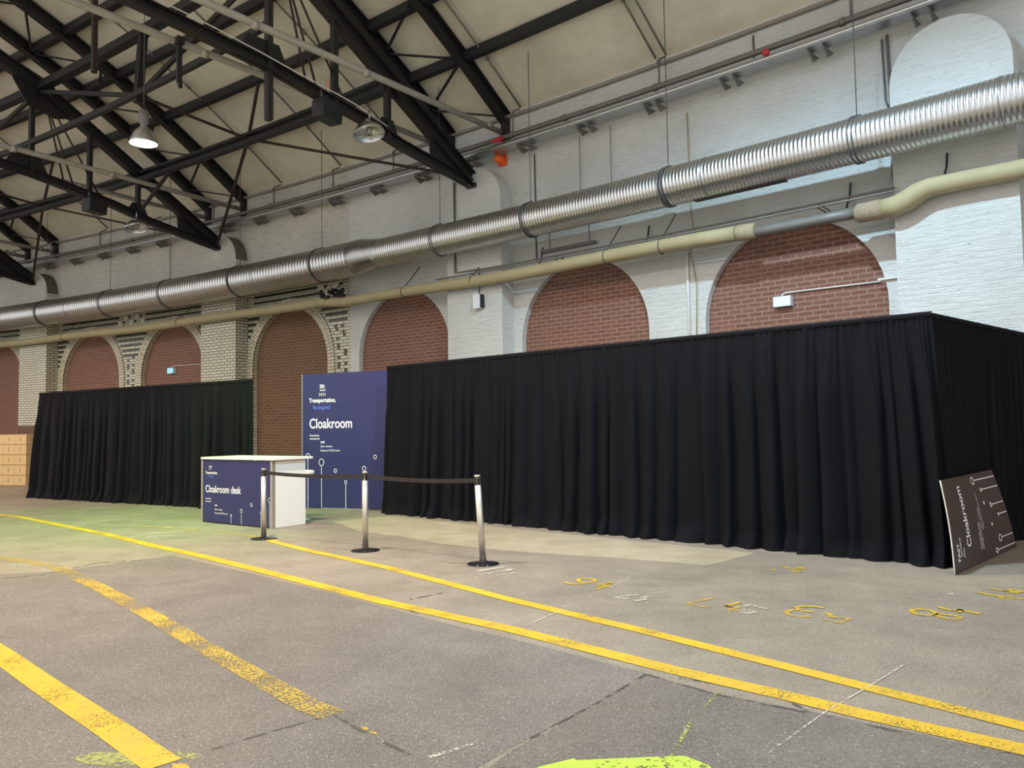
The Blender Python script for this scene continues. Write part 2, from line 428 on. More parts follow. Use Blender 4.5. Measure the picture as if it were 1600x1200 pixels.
# arch infills, reveals and voussoir rings (parts of the wall)
REC = 0.13
for c in ARCHES:
    mb = MB(); m = MB()
    sa = [c - ARCH_R - .03 + (2 * ARCH_R + .06) * k / 8 for k in range(9)]
    for a, b in zip(sa[:-1], sa[1:]):
        mb.quad(W(b, -REC, 0), W(a, -REC, 0), W(a, -REC, 4.95), W(b, -REC, 4.95), [(b, 0), (a, 0), (a, 4.95), (b, 4.95)])
    brown = abs(c - ARCHES[3]) < .1 
    o = mb.build('brick_infill', M_BROWN if brown else M_RED, wall)
    pts = [(c - ARCH_R, 0)] + [(c - ARCH_R * math.cos(math.pi * k / 28), ARCH_SPR + ARCH_R * math.sin(math.pi * k / 28)) for k in range(29)] + [(c + ARCH_R, 0)]
    glz = c > GLAZE_FROM
    acc = 0
    for (a, za), (b, zb) in zip(pts[:-1], pts[1:]):
        l = math.hypot(b - a, zb - za)
        m.quad(W(a, 0, za), W(b, 0, zb), W(b, -REC, zb), W(a, -REC, za), [(0, acc), (0, acc + l), (.13, acc + l), (.13, acc)])
        acc += l
    m.build('arch_reveal', M_VOUS if glz else M_WHITE, wall)
    if glz:
        m = MB(); acc = 0; RW = 0.27
        P = [(c - ARCH_R, 0.0, -1.0, 0.0)] + [(c - ARCH_R * math.cos(math.pi * k / 28), ARCH_SPR + ARCH_R * math.sin(math.pi * k / 28), -math.cos(math.pi * k / 28), math.sin(math.pi * k / 28)) for k in range(29)] + [(c + ARCH_R, 0, 1.0, 0)]
        for (a, za, ax, az), (b, zb, bx, bz) in zip(P[:-1], P[1:]):
            l = math.hypot(b - a, zb - za); n0 = 0.025
            A0, B0 = W(a, n0, za), W(b, n0, zb); A1, B1 = W(a + ax * RW, n0, za + az * RW), W(b + bx * RW, n0, zb + bz * RW)
            m.quad(B0, A0, A1, B1, [(.0, acc + l), (.0, acc), (.27, acc), (.27, acc + l)])
            m.quad(A1, B1, W(b + bx * RW, 0, zb + bz * RW), W(a + ax * RW, 0, za + az * RW)); m.quad(A0, B0, W(b, 0, zb), W(a, 0, za))
            acc += l
        o = m.build('voussoir_ring', M_VOUS, wall); 
# dark green courses between the glazed arches
def gbox(m, sa, sb, z, h=0.075, mi=0, n=0.012):
    k = max(1, int((sb - sa) / .6))
    for i in range(k):
        a = sa + (sb - sa) * i / k; b = sa + (sb - sa) * (i + 1) / k
        m.hexa([W(a, n, z), W(b, n, z), W(b, -.01, z), W(a, -.01, z), W(a, n, z + h), W(b, n, z + h), W(b, -.01, z + h), W(a, -.01, z + h)], mi)
m = MB()
def ring_edge(c, z, side):      # outer edge of the voussoir ring at height z
    r = ARCH_R + .30
    dz = max(0, z - ARCH_SPR)
    if dz >= r: return c
    return c + side * math.sqrt(r * r - dz * dz)
gl = [c for c in ARCHES if c > GLAZE_FROM]; gl.sort()
spans = []
for p in PIER_S[2:]:
    left = [c for c in gl if c < p and p - c < 4]; right = [c for c in gl if c > p and c - p < 4]
    if left: spans.append(('half', left[0], p - PIER_HW, 1))
    if right: spans.append(('half', right[0], p + PIER_HW, -1))
mids = [(gl[i], gl[i + 1]) for i in range(len(gl) - 1) if 3.8 < gl[i + 1] - gl[i] < 4.7 and not any(gl[i] < p < gl[i + 1] for p in PIER_S)]
mids_all = mids + [(ARCHES[2] + 0.25, gl[0])]
for k in range(14):
    z = 4.83 - k * .166
    for (c1, c2) in mids_all:
        a = ring_edge(c1, z, 1); b = ring_edge(c2, z, -1)
        if c1 < GLAZE_FROM: a = GLAZE_FROM + .06
        if b - a > .75: gbox(m, a + .05, b - .05, z)
        else:
            cols = [(a + b) / 2 - .13, (a + b) / 2 + .13] if b - a > .3 else [(a + b) / 2]
            for q, cc in enumerate(cols):
                if random.random() < .85: gbox(m, cc - .05, cc + .05, z + (.083 if (k + q) % 3 == 0 else 0))
    for (_, c, e, sd) in spans:
        x = ring_edge(c, z, sd); a, b = min(x, e), max(x, e)
        if b - a > .12: gbox(m, a + .03, b - .03, z)
for (p, q) in zip(PIER_S[2:-1], PIER_S[3:]):
    mid = (p + q) / 2
    for z in (5.10, 5.27):
        gbox(m, p + PIER_HW + .3, mid - .75, z); gbox(m, mid + .75, q - PIER_HW - .3, z)
    for i in range(5):
        cc = mid - .6 + i * .3
        gbox(m, cc - .09, cc + .09, 5.02 + (.16 if i % 2 else 0), .16, 1, .016); gbox(m, cc + .06, cc + .14, 5.10 + (.0 if i % 2 else .16), .08, 0, .02)
for z in (5.10, 5.27): gbox(m, 18.9, 22.0 - .3, z)
for i in range(4):
    cc = 18.0 + i * .3
    gbox(m, cc - .09, cc + .09, 5.02 + (.16 if i % 2 else 0), .16, 1, .016); gbox(m, cc + .06, cc + .14, 5.10 + (.0 if i % 2 else .16), .08, 0, .02)
m.build('green_brick_course', [M_GREEN, M_CREAM], wall)

# piers: pilasters with a rounded head that carry the trusses
for i, p in enumerate(PIER_S):
    glz = i >= 2
    prof = [(p - PIER_HW, 0.0)]
    spr = 6.42
    for k in range(17):
        a = math.pi * k / 16
        prof.append((p - PIER_HW * math.cos(a), spr + PIER_HW * math.sin(a)))
    prof.append((p + PIER_HW, 0.0))
    m = MB()
    def front(z0, z1, mi):
        m.quad(W(p + PIER_HW, PIER_N, z0), W(p - PIER_HW, PIER_N, z0), W(p - PIER_HW, PIER_N, z1), W(p + PIER_HW, PIER_N, z1),
               [(p + PIER_HW, z0), (p - PIER_HW, z0), (p - PIER_HW, z1), (p + PIER_HW, z1)], mi)
        for sd in (-1, 1):
            e = p + sd * PIER_HW
            m.quad(W(e, 0, z0), W(e, PIER_N, z0), W(e, PIER_N, z1), W(e, 0, z1), [(0, z0), (PIER_N, z0), (PIER_N, z1), (0, z1)], mi)
    cuts = [(0, 1.8, 2), (1.8, 5.95, 1), (5.95, spr, 3)] if glz else [(0, spr, 0)]
    for z0, z1, mi in cuts: front(z0, z1, mi)
    top = prof[1:-1]; mi = 3 if glz else 0
    idx = [m.vert(W(a, PIER_N, z)) for a, z in top]
    m.face(idx[::-1], [(a, z) for a, z in top][::-1], mi)
    acc = 0
    for (a, za), (b, zb) in zip(top[:-1], top[1:]):
        l = math.hypot(b - a, zb - za)
        m.quad(W(a, PIER_N, za), W(b, PIER_N, zb), W(b, 0, zb), W(a, 0, za), [(acc, 0), (acc + l, 0), (acc + l, .4), (acc, .4)], 4)
        acc += l
    structure(m.build('trim_%d' % (i + 1), [M_WHITE, M_GLAZE, M_PLINTH, M_UPPER, M_WHITE if not glz else simple('sooty_render', (.13, .12, .095), .85, 0, .5, 5)]))
# eave rail: thin timber where roof and wall meet
m = MB()
ss = arc_samples(S0, S1, 1.0)
for a, b in zip(ss[:-1], ss[1:]): m.bar(W(a, .06, 8.28), W(b, .06, 8.28), .07, .06)
structure(m.build('trim_8', simple('greyed_eave_timber', (.26, .24, .20), .8)))

# ------------------------------------------------------------------ floor paint, patches and cracks (parts of the floor)
def ribbon(m, pts, width, z):
    P = [Vector((p[0], p[1], 0)) for p in pts]
    n = len(P); L = []
    for k in range(n):
        d = (P[min(k + 1, n - 1)] - P[max(k - 1, 0)]); d.normalize()
        sd = Vector((-d.y, d.x, 0)); wd = width[k] if isinstance(width, (list, tuple)) else width
        L.append((P[k] + sd * wd / 2, P[k] - sd * wd / 2))
    for k in range(n - 1):
        a, b = L[k]; c, d = L[k + 1]
        m.quad(Vector((b.x, b.y, z)), Vector((d.x, d.y, z)), Vector((c.x, c.y, z)), Vector((a.x, a.y, z)))
def px_line(pts): return [FL(x, y) for x, y in pts]
def poly(m, pts, z):
    idx = [m.vert((p.x, p.y, z)) for p in pts]
    a = sum(pts[i].x * pts[(i + 1) % len(pts)].y - pts[(i + 1) % len(pts)].x * pts[i].y for i in range(len(pts)))
    m.face(idx if a > 0 else idx[::-1])
def part_label(o, l): o['label'] = l; return o
def painted(name, mat, lines, width, z, label=None):
    m = MB()
    for l in lines: ribbon(m, px_line(l), width, z)
    o = m.build(name, mat, floor_ob)
    if label: o['label'] = label
    return o
# asphalt patches
m = MB(); poly(m, px_line([(-60, 900), (90, 893), (270, 868), (430, 905), (560, 938), (700, 975), (840, 1008), (1010, 1052), (930, 1100), (800, 1168), (640, 1260), (-200, 1260)]), .0015)
m.build('asphalt_patch', M_PATCH, floor_ob)
m = MB(); poly(m, px_line([(1010, 1054), (1120, 1084), (1290, 1116), (1450, 1150), (1700, 1205), (1700, 1300), (640, 1300), (800, 1172), (930, 1103)]), .0015)
m.build('asphalt_patch', floor_mat('smooth_asphalt_patch', (0.135, 0.114, 0.094), (0.21, 0.176, 0.143), 0.75, 0.5, (0.2, 0.17, 0.12)), floor_ob)
m = MB(); poly(m, px_line([(610, 806), (800, 826), (1000, 846), (1180, 864), (1130, 878), (1100, 884), (1060, 880), (985, 874), (900, 868), (780, 860), (690, 850), (620, 838), (560, 830), (520, 815)]), .0015)
m.build('concrete_strip', M_SCREED, floor_ob)
# yellow guide lines
painted('yellow_line', M_YEL, [[(-80, 795), (0, 805), (31, 808), (105, 823), (157, 833), (236, 852), (315, 869), (420, 895), (600, 941), (800, 984), (1050, 1047), (1225, 1087), (1350, 1117), (1600, 1172), (1720, 1199)]], .145, .004, 'long nearer yellow line of the pair crossing the floor')
painted('yellow_line', M_YEL, [[(410, 839), (432, 848), (480, 860), (600, 886), (800, 938), (1000, 985), (1200, 1035), (1350, 1073), (1600, 1136), (1720, 1166)]], .125, .004, 'long farther yellow line of the pair running in front of the drapes')
painted('yellow_line', M_YELW, [[(205, 821), (278, 826), (341, 831), (409, 840)]], .10, .0035, 'faded yellow line running to the desk')
painted('yellow_line', M_YELW, [[(-40, 866), (0, 872), (39, 877), (89, 886)]], .15, .004, 'short worn yellow line at the left edge')
painted('yellow_line', M_YELW, [[(82, 884), (157, 919), (236, 962), (320, 1012), (400, 1057), (480, 1103), (520, 1118)]], .155, .0045, 'heavily worn yellow line ending mid floor')
painted('yellow_line', M_YEL, [[(-60, 985), (0, 1022), (75, 1075), (175, 1140), (240, 1186), (255, 1196)]], .165, .004, 'broad bright yellow line at the lower left corner')
m = MB(); poly(m, px_line([(840, 1200), (897, 1186), (900, 1189), (1070, 1182), (1110, 1198), (1120, 1225), (820, 1225)]), .004); m.build('lime_mark', M_LIME, floor_ob)
m = MB(); poly(m, px_line([(108, 1185), (150, 1176), (300, 1176), (320, 1184), (200, 1200), (140, 1196)]), .003); m.build('faded_green_mark', M_FGRN, floor_ob)
m = MB(); poly(m, px_line([(270, 1195), (290, 1194), (300, 1204), (268, 1204)]), .004)
poly(m, px_line([(566, 1137), (574, 1138), (576, 1142), (566, 1141)]), .004); poly(m, px_line([(577, 1143), (586, 1144), (590, 1149), (580, 1147)]), .004)
m.build('yellow_splash', M_YEL, floor_ob)
# sprayed numbers
def off(ox, oy, pts, k=0.1625): return [(ox + x * k, oy + y * k) for x, y in pts]
A = (860, 870); B = (1050, 870); Cc = (1340, 870)
nums = [
 [off(*A, [(130, 250), (220, 268), (310, 262), (420, 240), (430, 222), (380, 212), (280, 215), (265, 232), (310, 255)])],
 [off(*A, [(450, 265), (540, 264), (600, 248)]), off(*A, [(450, 285), (520, 276), (590, 256)]), off(*A, [(430, 318), (530, 290), (580, 284)])],
 [off(*A, [(1555, 405), (1420, 430), (1315, 455), (1380, 468), (1480, 490), (1530, 478)])],
 [off(*B, [(655, 440), (580, 460), (510, 475), (570, 487), (660, 490)]), off(*B, [(510, 470), (600, 500), (540, 520), (640, 520)])],
 [off(*B, [(1460, 497), (1380, 485), (1270, 478), (1190, 490), (1230, 510), (1130, 520), (1095, 540), (1130, 565), (1210, 580), (1330, 580)]), off(*B, [(1240, 525), (1360, 530)])],
 [[(1292, 958), (1300, 965), (1327, 967), (1314, 974), (1280, 968)]],
 [off(*B, [(1060, 100), (1120, 112), (1190, 125), (1300, 120)]), off(*B, [(1190, 112), (1280, 105)]), off(*B, [(1150, 140), (1210, 151), (1220, 140)]), off(*B, [(940, 128), (1000, 130)])],
 [off(*Cc, [(520, 530), (560, 555), (650, 568), (740, 562), (760, 545), (700, 520), (600, 508), (530, 515), (520, 530)]), off(*Cc, [(740, 558), (800, 585), (880, 605), (970, 602), (990, 588), (930, 570), (830, 558), (750, 552)])],
 [off(*Cc, [(770, 485), (840, 505), (905, 520)]), off(*Cc, [(940, 520), (1000, 508), (1010, 520), (950, 522), (1000, 537)]), off(*Cc, [(960, 508), (1080, 535), (1180, 552)])],
 [off(*Cc, [(1270, 308), (1370, 325), (1440, 335), (1600, 340)]), off(*Cc, [(1420, 335), (1480, 318), (1590, 334)]), off(*Cc, [(1440, 342), (1560, 353)])],
 [off(*Cc, [(1160, 345), (1270, 370), (1400, 386), (1500, 390)]), off(*Cc, [(1370, 388), (1400, 412), (1500, 415)]), off(*Cc, [(1450, 400), (1600, 412)])],
]
for g in nums: painted('sprayed_number', M_YELT, g, .045, .005)
whites = [
 [off(*A, [(620, 400), (740, 378), (850, 370)]), off(*A, [(660, 408), (760, 402)])],
 [off(*A, [(815, 430), (930, 410)]), off(*A, [(870, 400), (960, 385)])],
 [off(*B, [(690, 480), (760, 465), (800, 480), (910, 505)]), off(*B, [(650, 510), (740, 515), (820, 540), (740, 547), (640, 535)])],
]
for g in whites: painted('white_number', M_WHT, g, .035, .005)
painted('chalk_line', M_WHT, [off(*A, [(365, 390), (620, 275), (880, 155)]), off(*A, [(120, 500), (200, 465)]), [(820, 979), (880, 953)], [(1412, 1040), (1350, 1078), (1290, 1113), (1200, 1178)], [(1020, 928), (1080, 919)]], .011, .0048)
painted('chalk_line', M_WHT, [[(670, 1185), (757, 1157)], [(100, 823), (185, 812), (270, 801)], [(80, 815), (200, 822), (330, 826)]], .03, .0045)
painted('chalk_mark', M_WHT, [[(200, 841), (250, 833)], [(230, 839), (276, 837)], [(745, 893), (790, 886)], [(750, 899), (800, 890)], [(760, 902), (806, 895)], [(1480, 928), (1490, 929)], [(1420, 927), (1431, 926)], [(340, 824), (368, 823)]], .06, .0045)
painted('thin_line', M_FGRN, [[(1125, 1082), (1085, 1120), (1045, 1190)]], .02, .0048)
painted('floor_crack', M_CRACK, [[(0, 905), (70, 898), (150, 880), (270, 872)], [(330, 1172), (420, 1145), (520, 1117), (560, 1140), (640, 1180)], [(1010, 1054), (1120, 1086), (1290, 1120), (1450, 1153), (1600, 1182)], [(1010, 1054), (930, 1101), (800, 1170)], [(600, 942), (655, 960)], [(640, 937), (700, 925)], [(1280, 1120), (1200, 1080), (1060, 1060)]], .022, .003)

# ================================================================== ROOF STEEL
UPC = [(0.46, 6.98), (2.9, 8.42), (5.35, 9.85), (8.4, 11.1), (12.5, 12.1), (16, 12.1)]
LOC = [(0.46, 6.86), (2.57, 7.18), (3.6, 7.42), (5.7, 7.74), (8.4, 7.95), (12.5, 8.1), (16, 8.1)]
def lerpc(C, n):
    for (a, za), (b, zb) in zip(C[:-1], C[1:]):
        if a <= n <= b: return za + (zb - za) * (n - a) / (b - a)
    return C[-1][1]
TRUSS_LABELS = {13.2: 'nearest black steel roof truss, resting on the white pier above the white wall box',
                22.8: 'black steel roof truss resting on the pier left of the duct reducer',
                32.6: 'farther black roof truss landing above the left part of the duct',
                42.3: 'farthest black roof truss at the left edge', 52.0: 'black roof truss beyond the left edge of the view'}
for s0 in (13.2, 22.8, 32.6, 42.3):
    T = thing('roof_truss', TRUSS_LABELS[s0], 'roof truss', W(s0, .45, 6.9), 'steel roof trusses')
    along, out = frame_at(s0)
    m = MB()
    for (a, za), (b, zb) in zip(UPC[:-1], UPC[1:]): m.ibeam(W(s0, a, za), W(s0, b, zb), .22, .26)
    m.build('top_chord', M_STEEL, T, W(s0, .45, 6.9))
    m = MB()
    for (a, za), (b, zb) in zip(LOC[:-1], LOC[1:]): m.ibeam(W(s0, a, za), W(s0, b, zb), .18, .16)
    m.build('bottom_chord', M_STEEL, T, W(s0, .45, 6.9))
    for n in (2.9, 4.2, 5.6, 8.4):
        m = MB(); lo = lerpc(LOC, n) - (.95 if n == 5.6 and s0 == 13.2 else .05)
        m.bar(W(s0, n, lo), W(s0, n, lerpc(UPC, n)), .10, .12, along)
        m.build('post', M_STEEL, T, W(s0, n, lo))
    if s0 > 20:
        m = MB(); m.bar(W(s0, 2.9, 7.3), W(s0 - 1.5, 2.9, 8.2), .06, .08, along)
        m.build('diagonal_brace', M_STEEL, T, W(s0, 2.9, 7.2))
    for dn, dz in ((4.55, 7.5), (4.8, 7.55), (3.9, 7.5), (6.9, 7.8)):
        m = MB(); m.tube([W(s0, 5.35, 9.8), W(s0, dn, dz)], .022, 6); m.build('tie_rod', M_RUSTY, T, W(s0, 5.35, 9.8))
    # gusset plates
    m = MB()
    def plate(n0, z0, pts):
        m = MB()
        idx = [m.vert(W(s0 - .012, n0 + a, z0 + b)) for a, b in pts]; idx2 = [m.vert(W(s0 + .012, n0 + a, z0 + b)) for a, b in pts]
        m.face(idx); m.face(idx2[::-1])
        k = len(pts)
        for q in range(k): m.face((idx[q], idx[(q + 1) % k], idx2[(q + 1) % k], idx2[q]))
        m.build('gusset_plate', M_STEEL, T, W(s0, n0, z0))
    plate(5.35, 9.8, [(-.75, -.45), (-.3, -.6), (.35, -.45), (.7, .1), (.55, .5), (-.2, .25)])
    plate(5.7, 7.8, [(-.6, -.25), (.6, -.12), (.3, .35), (-.3, .35)])
    plate(2.9, 7.3, [(-.35, -.15), (.35, -.02), (.15, .3), (-.15, .3)])
    plate(2.9, 8.4, [(-.4, -.35), (.0, -.35), (.5, .25), (.1, .1)])
    plate(.75, 7.0, [(-.42, -.20), (-.05, -.22), (.95, -.02), (1.0, .50), (.55, .42), (-.25, .02)])
    m = MB(); m.box(W(s0, .36, 6.82), along, out, Z, .24, .26, .10); m.build('bearing_shoe', M_STEEL, T, W(s0, .42, 6.86))
# thin pipe along truss crossing of the nearest truss is a cable of the hanging lamps
# rafter pairs with lattice
RAFT_N = [0.0, 1.4, 2.6, 3.9, 5.2, 6.5, 7.8, 10.4, 13, 16]
RAFT = {13.2: 'above the nearest truss', 22.8: 'above the second truss from the right', 32.6: 'above the third truss from the right', 42.3: 'at the far left end'}
for s0 in (13.2, 22.8, 32.6, 42.3):
    T = thing('roof_rafter_pair', 'pair of black rafters with lattice bars ' + RAFT[s0], 'rafters', W(s0, 0, 8.24), 'latticed rafter pairs under the ceiling')
    sA, sB = s0 - .70, s0 + .95
    for sx in (sA, sB):
        m = MB()
        for a, b in zip(RAFT_N[:-1], RAFT_N[1:]): m.ibeam(W(sx, a, roof(a) - .02), W(sx, b, roof(b) - .02), .20, .24)
        m.bar(W(sx, .05, 7.75), W(sx, .05, 8.25), .16, .16, frame_at(s0)[0])
        m.build('rafter', M_STEEL, T, W(sx, 0, 8.24))
    z_ = [(sA, .15), (sB, .75), (sA, 1.45), (sB, 2.1), (sA, 2.8), (sB, 3.5), (sA, 4.3), (sB, 5.2), (sA, 6.1), (sB, 7.0)]
    for (a, na), (b, nb) in zip(z_[:-1], z_[1:]):
        m = MB(); m.bar(W(a, na, roof(na) - .06), W(b, nb, roof(nb) - .06), .055, .03); m.build('lattice_bar', M_STEEL, T, W(a, na, roof(na)))
# purlins run the length of the hall
PN = [1.4, 2.6, 3.9, 5.2, 6.5, 7.8]
PL = ['lowest dark purlin along the ceiling, first above the wall', 'second dark purlin up from the wall', 'third dark purlin up from the wall', 'fourth dark purlin up from the wall', 'fifth dark purlin up from the wall', 'sixth dark purlin up from the wall']
for n, l in zip(PN, PL):
    m = MB(); ss = arc_samples(-3, 66, 1.6)
    if n == 1.4: ss = arc_samples(8.2, 66, 1.6) if False else ss
    for a, b in zip(ss[:-1], ss[1:]): m.bar(W(a, n, roof(n) + .02), W(b, n, roof(n) + .02), .16, .20)
    tag(m.build('roof_purlin', M_STEEL, None, W(13, n, roof(n))), l, 'purlin', 'dark purlins under the ceiling')
# longitudinal lattice girders between trusses
def lgirder(sa, sb, lab1, lab2):
    mid = (sa + sb) / 2
    T = thing('lattice_girder', lab1, 'girder', W(mid, 2.9, 8.3), 'girders linking the roof trusses')
    m = MB()
    ss = arc_samples(sa, sb, 1.2)
    for a, b in zip(ss[:-1], ss[1:]):
        m.bar(W(a, 2.9, 8.40), W(b, 2.9, 8.40), .16, .07); m.bar(W(a, 2.9, 8.22), W(b, 2.9, 8.22), .16, .09)
    m.build('double_chord', M_STEEL, T, W(mid, 2.9, 8.3))
    for (e, ne, ze) in ((sa, .45, 7.0), (sb, .45, 6.9), (sa + .9, 1.4, roof(1.4)), (sb - .9, 1.4, roof(1.4)), (mid, 2.6, roof(2.6))):
        m = MB(); m.bar(W(mid, 2.9, 8.3), W(e, ne, ze), .07, .05); m.build('brace_rod', M_RUSTY, T, W(mid, 2.9, 8.3))
    T = thing('lattice_girder', lab2, 'girder', W(mid, 5.6, 8.5), 'girders linking the roof trusses')
    m = MB()
    for a, b in zip(ss[:-1], ss[1:]): m.bar(W(a, 5.6, 8.46), W(b, 5.6, 8.46), .10, .12)
    m.build('bottom_chord', M_STEEL, T, W(mid, 5.6, 8.5))
    m = MB()
    for a, b in zip(ss[:-1], ss[1:]): m.bar(W(a, 5.45, 9.85), W(b, 5.45, 9.85), .2, .18)
    m.build('top_chord', M_STEEL, T, W(mid, 5.4, 9.9))
    m = MB(); m.bar(W(mid, 5.55, 8.3), W(mid, 5.45, 9.9), .15, .15, frame_at(mid)[0]); m.build('post', M_STEEL, T, W(mid, 5.6, 8.4))
    for (e, ze) in ((sa, 9.75), (sb, 9.75)):
        m = MB(); m.bar(W(mid, 5.55, 8.46), W(e, 5.45, ze), .07, .09); m.build('diagonal_brace', M_STEEL, T, W(mid, 5.6, 8.4))
    for (e, ne, ze) in ((mid, 2.9, 8.3),):
        m = MB(); m.bar(W(mid, 5.55, 8.46), W(e, ne, ze), .05, .05); m.build('wind_brace', M_RUSTY, T, W(mid, 5.6, 8.4))
lgirder(13.2, 22.8, 'low double girder linking the two nearest trusses close to the wall', 'higher girder linking the two nearest trusses beside the lit lamp')
lgirder(22.8, 32.6, 'low double girder between the second and third truss from the right', 'higher girder between the second and third truss from the right')
lgirder(32.6, 42.3, 'low double girder between the third and fourth truss from the right', 'higher girder between the third and fourth truss from the right')
# silver cross tubes, a pair at each truss
SIL = {(13.2, -1): 'pale silver cross tube nearest the camera, ending left of the orange siren', (13.2, 1): 'silver cross tube just left of the nearest one, crossing the truss',
       (22.8, -1): 'silver cross tube of the second truss, right one of its pair', (22.8, 1): 'silver cross tube of the second truss, left one of its pair',
       (32.6, -1): 'silver cross tube of the third truss, right one of its pair', (32.6, 1): 'silver cross tube of the third truss, left one of its pair'}
for (s0, sd), l in SIL.items():
    sx = s0 - .62 if sd < 0 else s0 + .98
    m = MB(); m.tube([W(sx, .03, 7.96), W(sx, 4, 8.0), W(sx, 9, 8.02), W(sx, 15, 8.02)], .062, 12)
    for n in (.5, 3.9, 6.2, 9.5): m.tube([W(sx, n, 7.99), W(sx, n + .12, 7.99)], .074, 12)
    tag(m.build('cross_tube', M_SILV, None, W(sx, .03, 7.96)), l, 'pipe', 'silver tubes crossing the hall')

# ================================================================== WALL SERVICES
duct = thing('ventilation_duct', 'long galvanised spiral ventilation duct hung along the whole wall', 'duct', W(13, 1.0, 5.58))
DN, DZ = 1.0, 5.57
def duct_section(sa, sb, r, pitch, mb, seg=36, ridge=.006):
    pts = []; rr = []
    s = sa
    while s < sb - 1e-6:
        pts += [W(s, DN, DZ), W(s + pitch * .68, DN, DZ), W(s + pitch * .76, DN, DZ), W(s + pitch * .92, DN, DZ)]
        rr += [r, r, r + ridge, r + ridge]; s += pitch
    pts.append(W(sb, DN, DZ)); rr.append(r)
    mb.tube(pts, rr, seg)
m = MB(); duct_section(-8, 15.55, .325, .066, m, ridge=.006); o = m.build('duct_pipe', M_GALV, duct, W(4, DN, DZ)); o['label'] = 'narrower right-hand run of ribbed duct'
m = MB(); duct_section(16.25, 66, .405, .115, m, ridge=.009); o = m.build('duct_pipe', M_GALV, duct, W(30, DN, DZ)); o['label'] = 'wider left-hand run of ribbed duct'
m = MB()
P = []; Rr = []
for s, r in ((15.50, .33), (15.62, .345), (15.66, .35), (16.05, .41), (16.12, .42), (16.3, .422), (16.36, .41)): P.append(W(s, DN, DZ)); Rr.append(r)
m.tube(P, Rr, 40); m.build('duct_reducer', M_GALV2, duct, W(15.9, DN, DZ))
for s in (1.6, 4.77, 7.97, 11.09, 13.63, 17.66, 21.0, 24.26, 27.3, 30.85, 34.2, 37.5, 41.0):
    r = (.335 if s < 15.5 else .415); al, ou = frame_at(s); m = MB()
    for ds in (-.03, .03):
        c = W(s + ds, DN, DZ); ring = [c + ou * (math.cos(a) * (r + .006)) + Z * (math.sin(a) * (r + .006)) for a in [2 * math.pi * k / 40 for k in range(41)]]
        m.tube(ring, .010, 6, cap=False)
    m.box(W(s, DN, DZ + r + .01), al, ou, Z, .10, .06, .05)
    cl = m.build('hoop_clamp', M_WIRE, duct, W(s, DN, DZ + r))
    m = MB(); m.tube([W(s, DN, DZ + r), W(s, DN, roof(DN) + .1)], .008, 5); m.build('hanger_wire', M_WIRE, cl, W(s, DN, DZ + r))
for s in (2.9, 7.2, 12.4, 20.0, 26.0, 29.2, 33.2):
    r = (.328 if s < 15.5 else .408); al, ou = frame_at(s); m = MB(); c = W(s, DN, DZ)
    m.tube([c + ou * (math.cos(a) * r) + Z * (math.sin(a) * r) for a in [2 * math.pi * k / 40 for k in range(41)]], .008, 6, cap=False)
    m.build('joint_seam', M_GALV2, duct, c)
# slot under the duct
m = MB()
ss = arc_samples(5.9, 7.5, .2)
for a, b in zip(ss[:-1], ss[1:]): m.bar(W(a, DN - .05, DZ - .326), W(b, DN - .05, DZ - .326), .14, .02)
m.build('air_slot', M_BLK, duct, W(6.7, DN, DZ - .33))

# lagged pipe along the arcade
lag = thing('lagged_pipe', 'yellowed lagged pipe running over the arches along the wall', 'pipe', W(13, .58, 4.68))
m = MB(); ss = arc_samples(6.95, 66, .8)
m.tube([W(s, .58, 4.66 + (.10 if s > 17.5 else .0) + .02 * math.sin(s * .9)) for s in ss], .125, 16)
m.build('lagging', M_LAG, lag, W(13, .58, 4.68))
m = MB(); m.tube([W(s, .58, 4.62) for s in (7.1, 6.3, 5.5, 4.95)], .085, 14); o = m.build('bare_pipe', M_GPIPE, lag, W(6, .58, 4.62)); o['label'] = 'bare grey length of the pipe'
m = MB(); m.tube([W(6.95, .58, 4.65), W(6.88, .58, 4.65), W(6.62, .58, 4.64), W(6.6, .58, 4.64)], [.12, .135, .132, .10], 16); m.build('torn_sleeve', M_LAGR, lag, W(6.8, .58, 4.65))
m = MB(); m.tube([W(5.0, .58, 4.60), W(4.95, .58, 4.60), W(4.62, .58, 4.60), W(4.58, .58, 4.61)], [.10, .145, .15, .12], 16); m.build('rusty_coupling', simple('rusty_coupling', (.30, .24, .17), .9, 0, .6, 40), lag, W(4.8, .58, 4.6))
m = MB(); m.tube([W(4.6, .58, 4.60), W(4.40, .58, 4.61), W(4.25, .58, 4.66), W(4.12, .58, 4.73), W(3.95, .58, 4.78), W(3.4, .58, 4.78), W(2.9, .58, 4.77), W(0, .58, 4.75), W(-8, .58, 4.75)], [.14, .15, .155, .15, .135, .13, .13, .13, .13], 16)
m.build('lagged_bend', M_LAG, lag, W(4.2, .58, 4.7))
for s in (13.05, 9.6, 17.9, 24.4, 8.4, 15.2, 30.5):
    al, ou = frame_at(s); m = MB(); c = W(s, .58, 4.67 if s < 17.5 else 4.77)
    m.tube([c + ou * (math.cos(a) * .13) + Z * (math.sin(a) * .13) for a in [2 * math.pi * k / 20 for k in range(21)]], .010, 5, cap=False)
    m.tube([c + Z * .12, W(s, .06, 5.35)], .012, 5)
    m.build('pipe_hanger', M_WIRE, lag, c)
m = MB()
for k in range(26):
    c = W(17.35 + random.random() * .75, .5 + random.random() * .2, 4.78 + random.random() * .22)
    m.lathe(c, [(0.01, -.05), (.05 + .04 * random.random(), 0), (.01, .06)], Vector((random.uniform(-1, 1), random.uniform(-1, 1), .5)), 7)
m.build('sooty_sleeve', M_SOOT, lag, W(17.6, .58, 4.8))
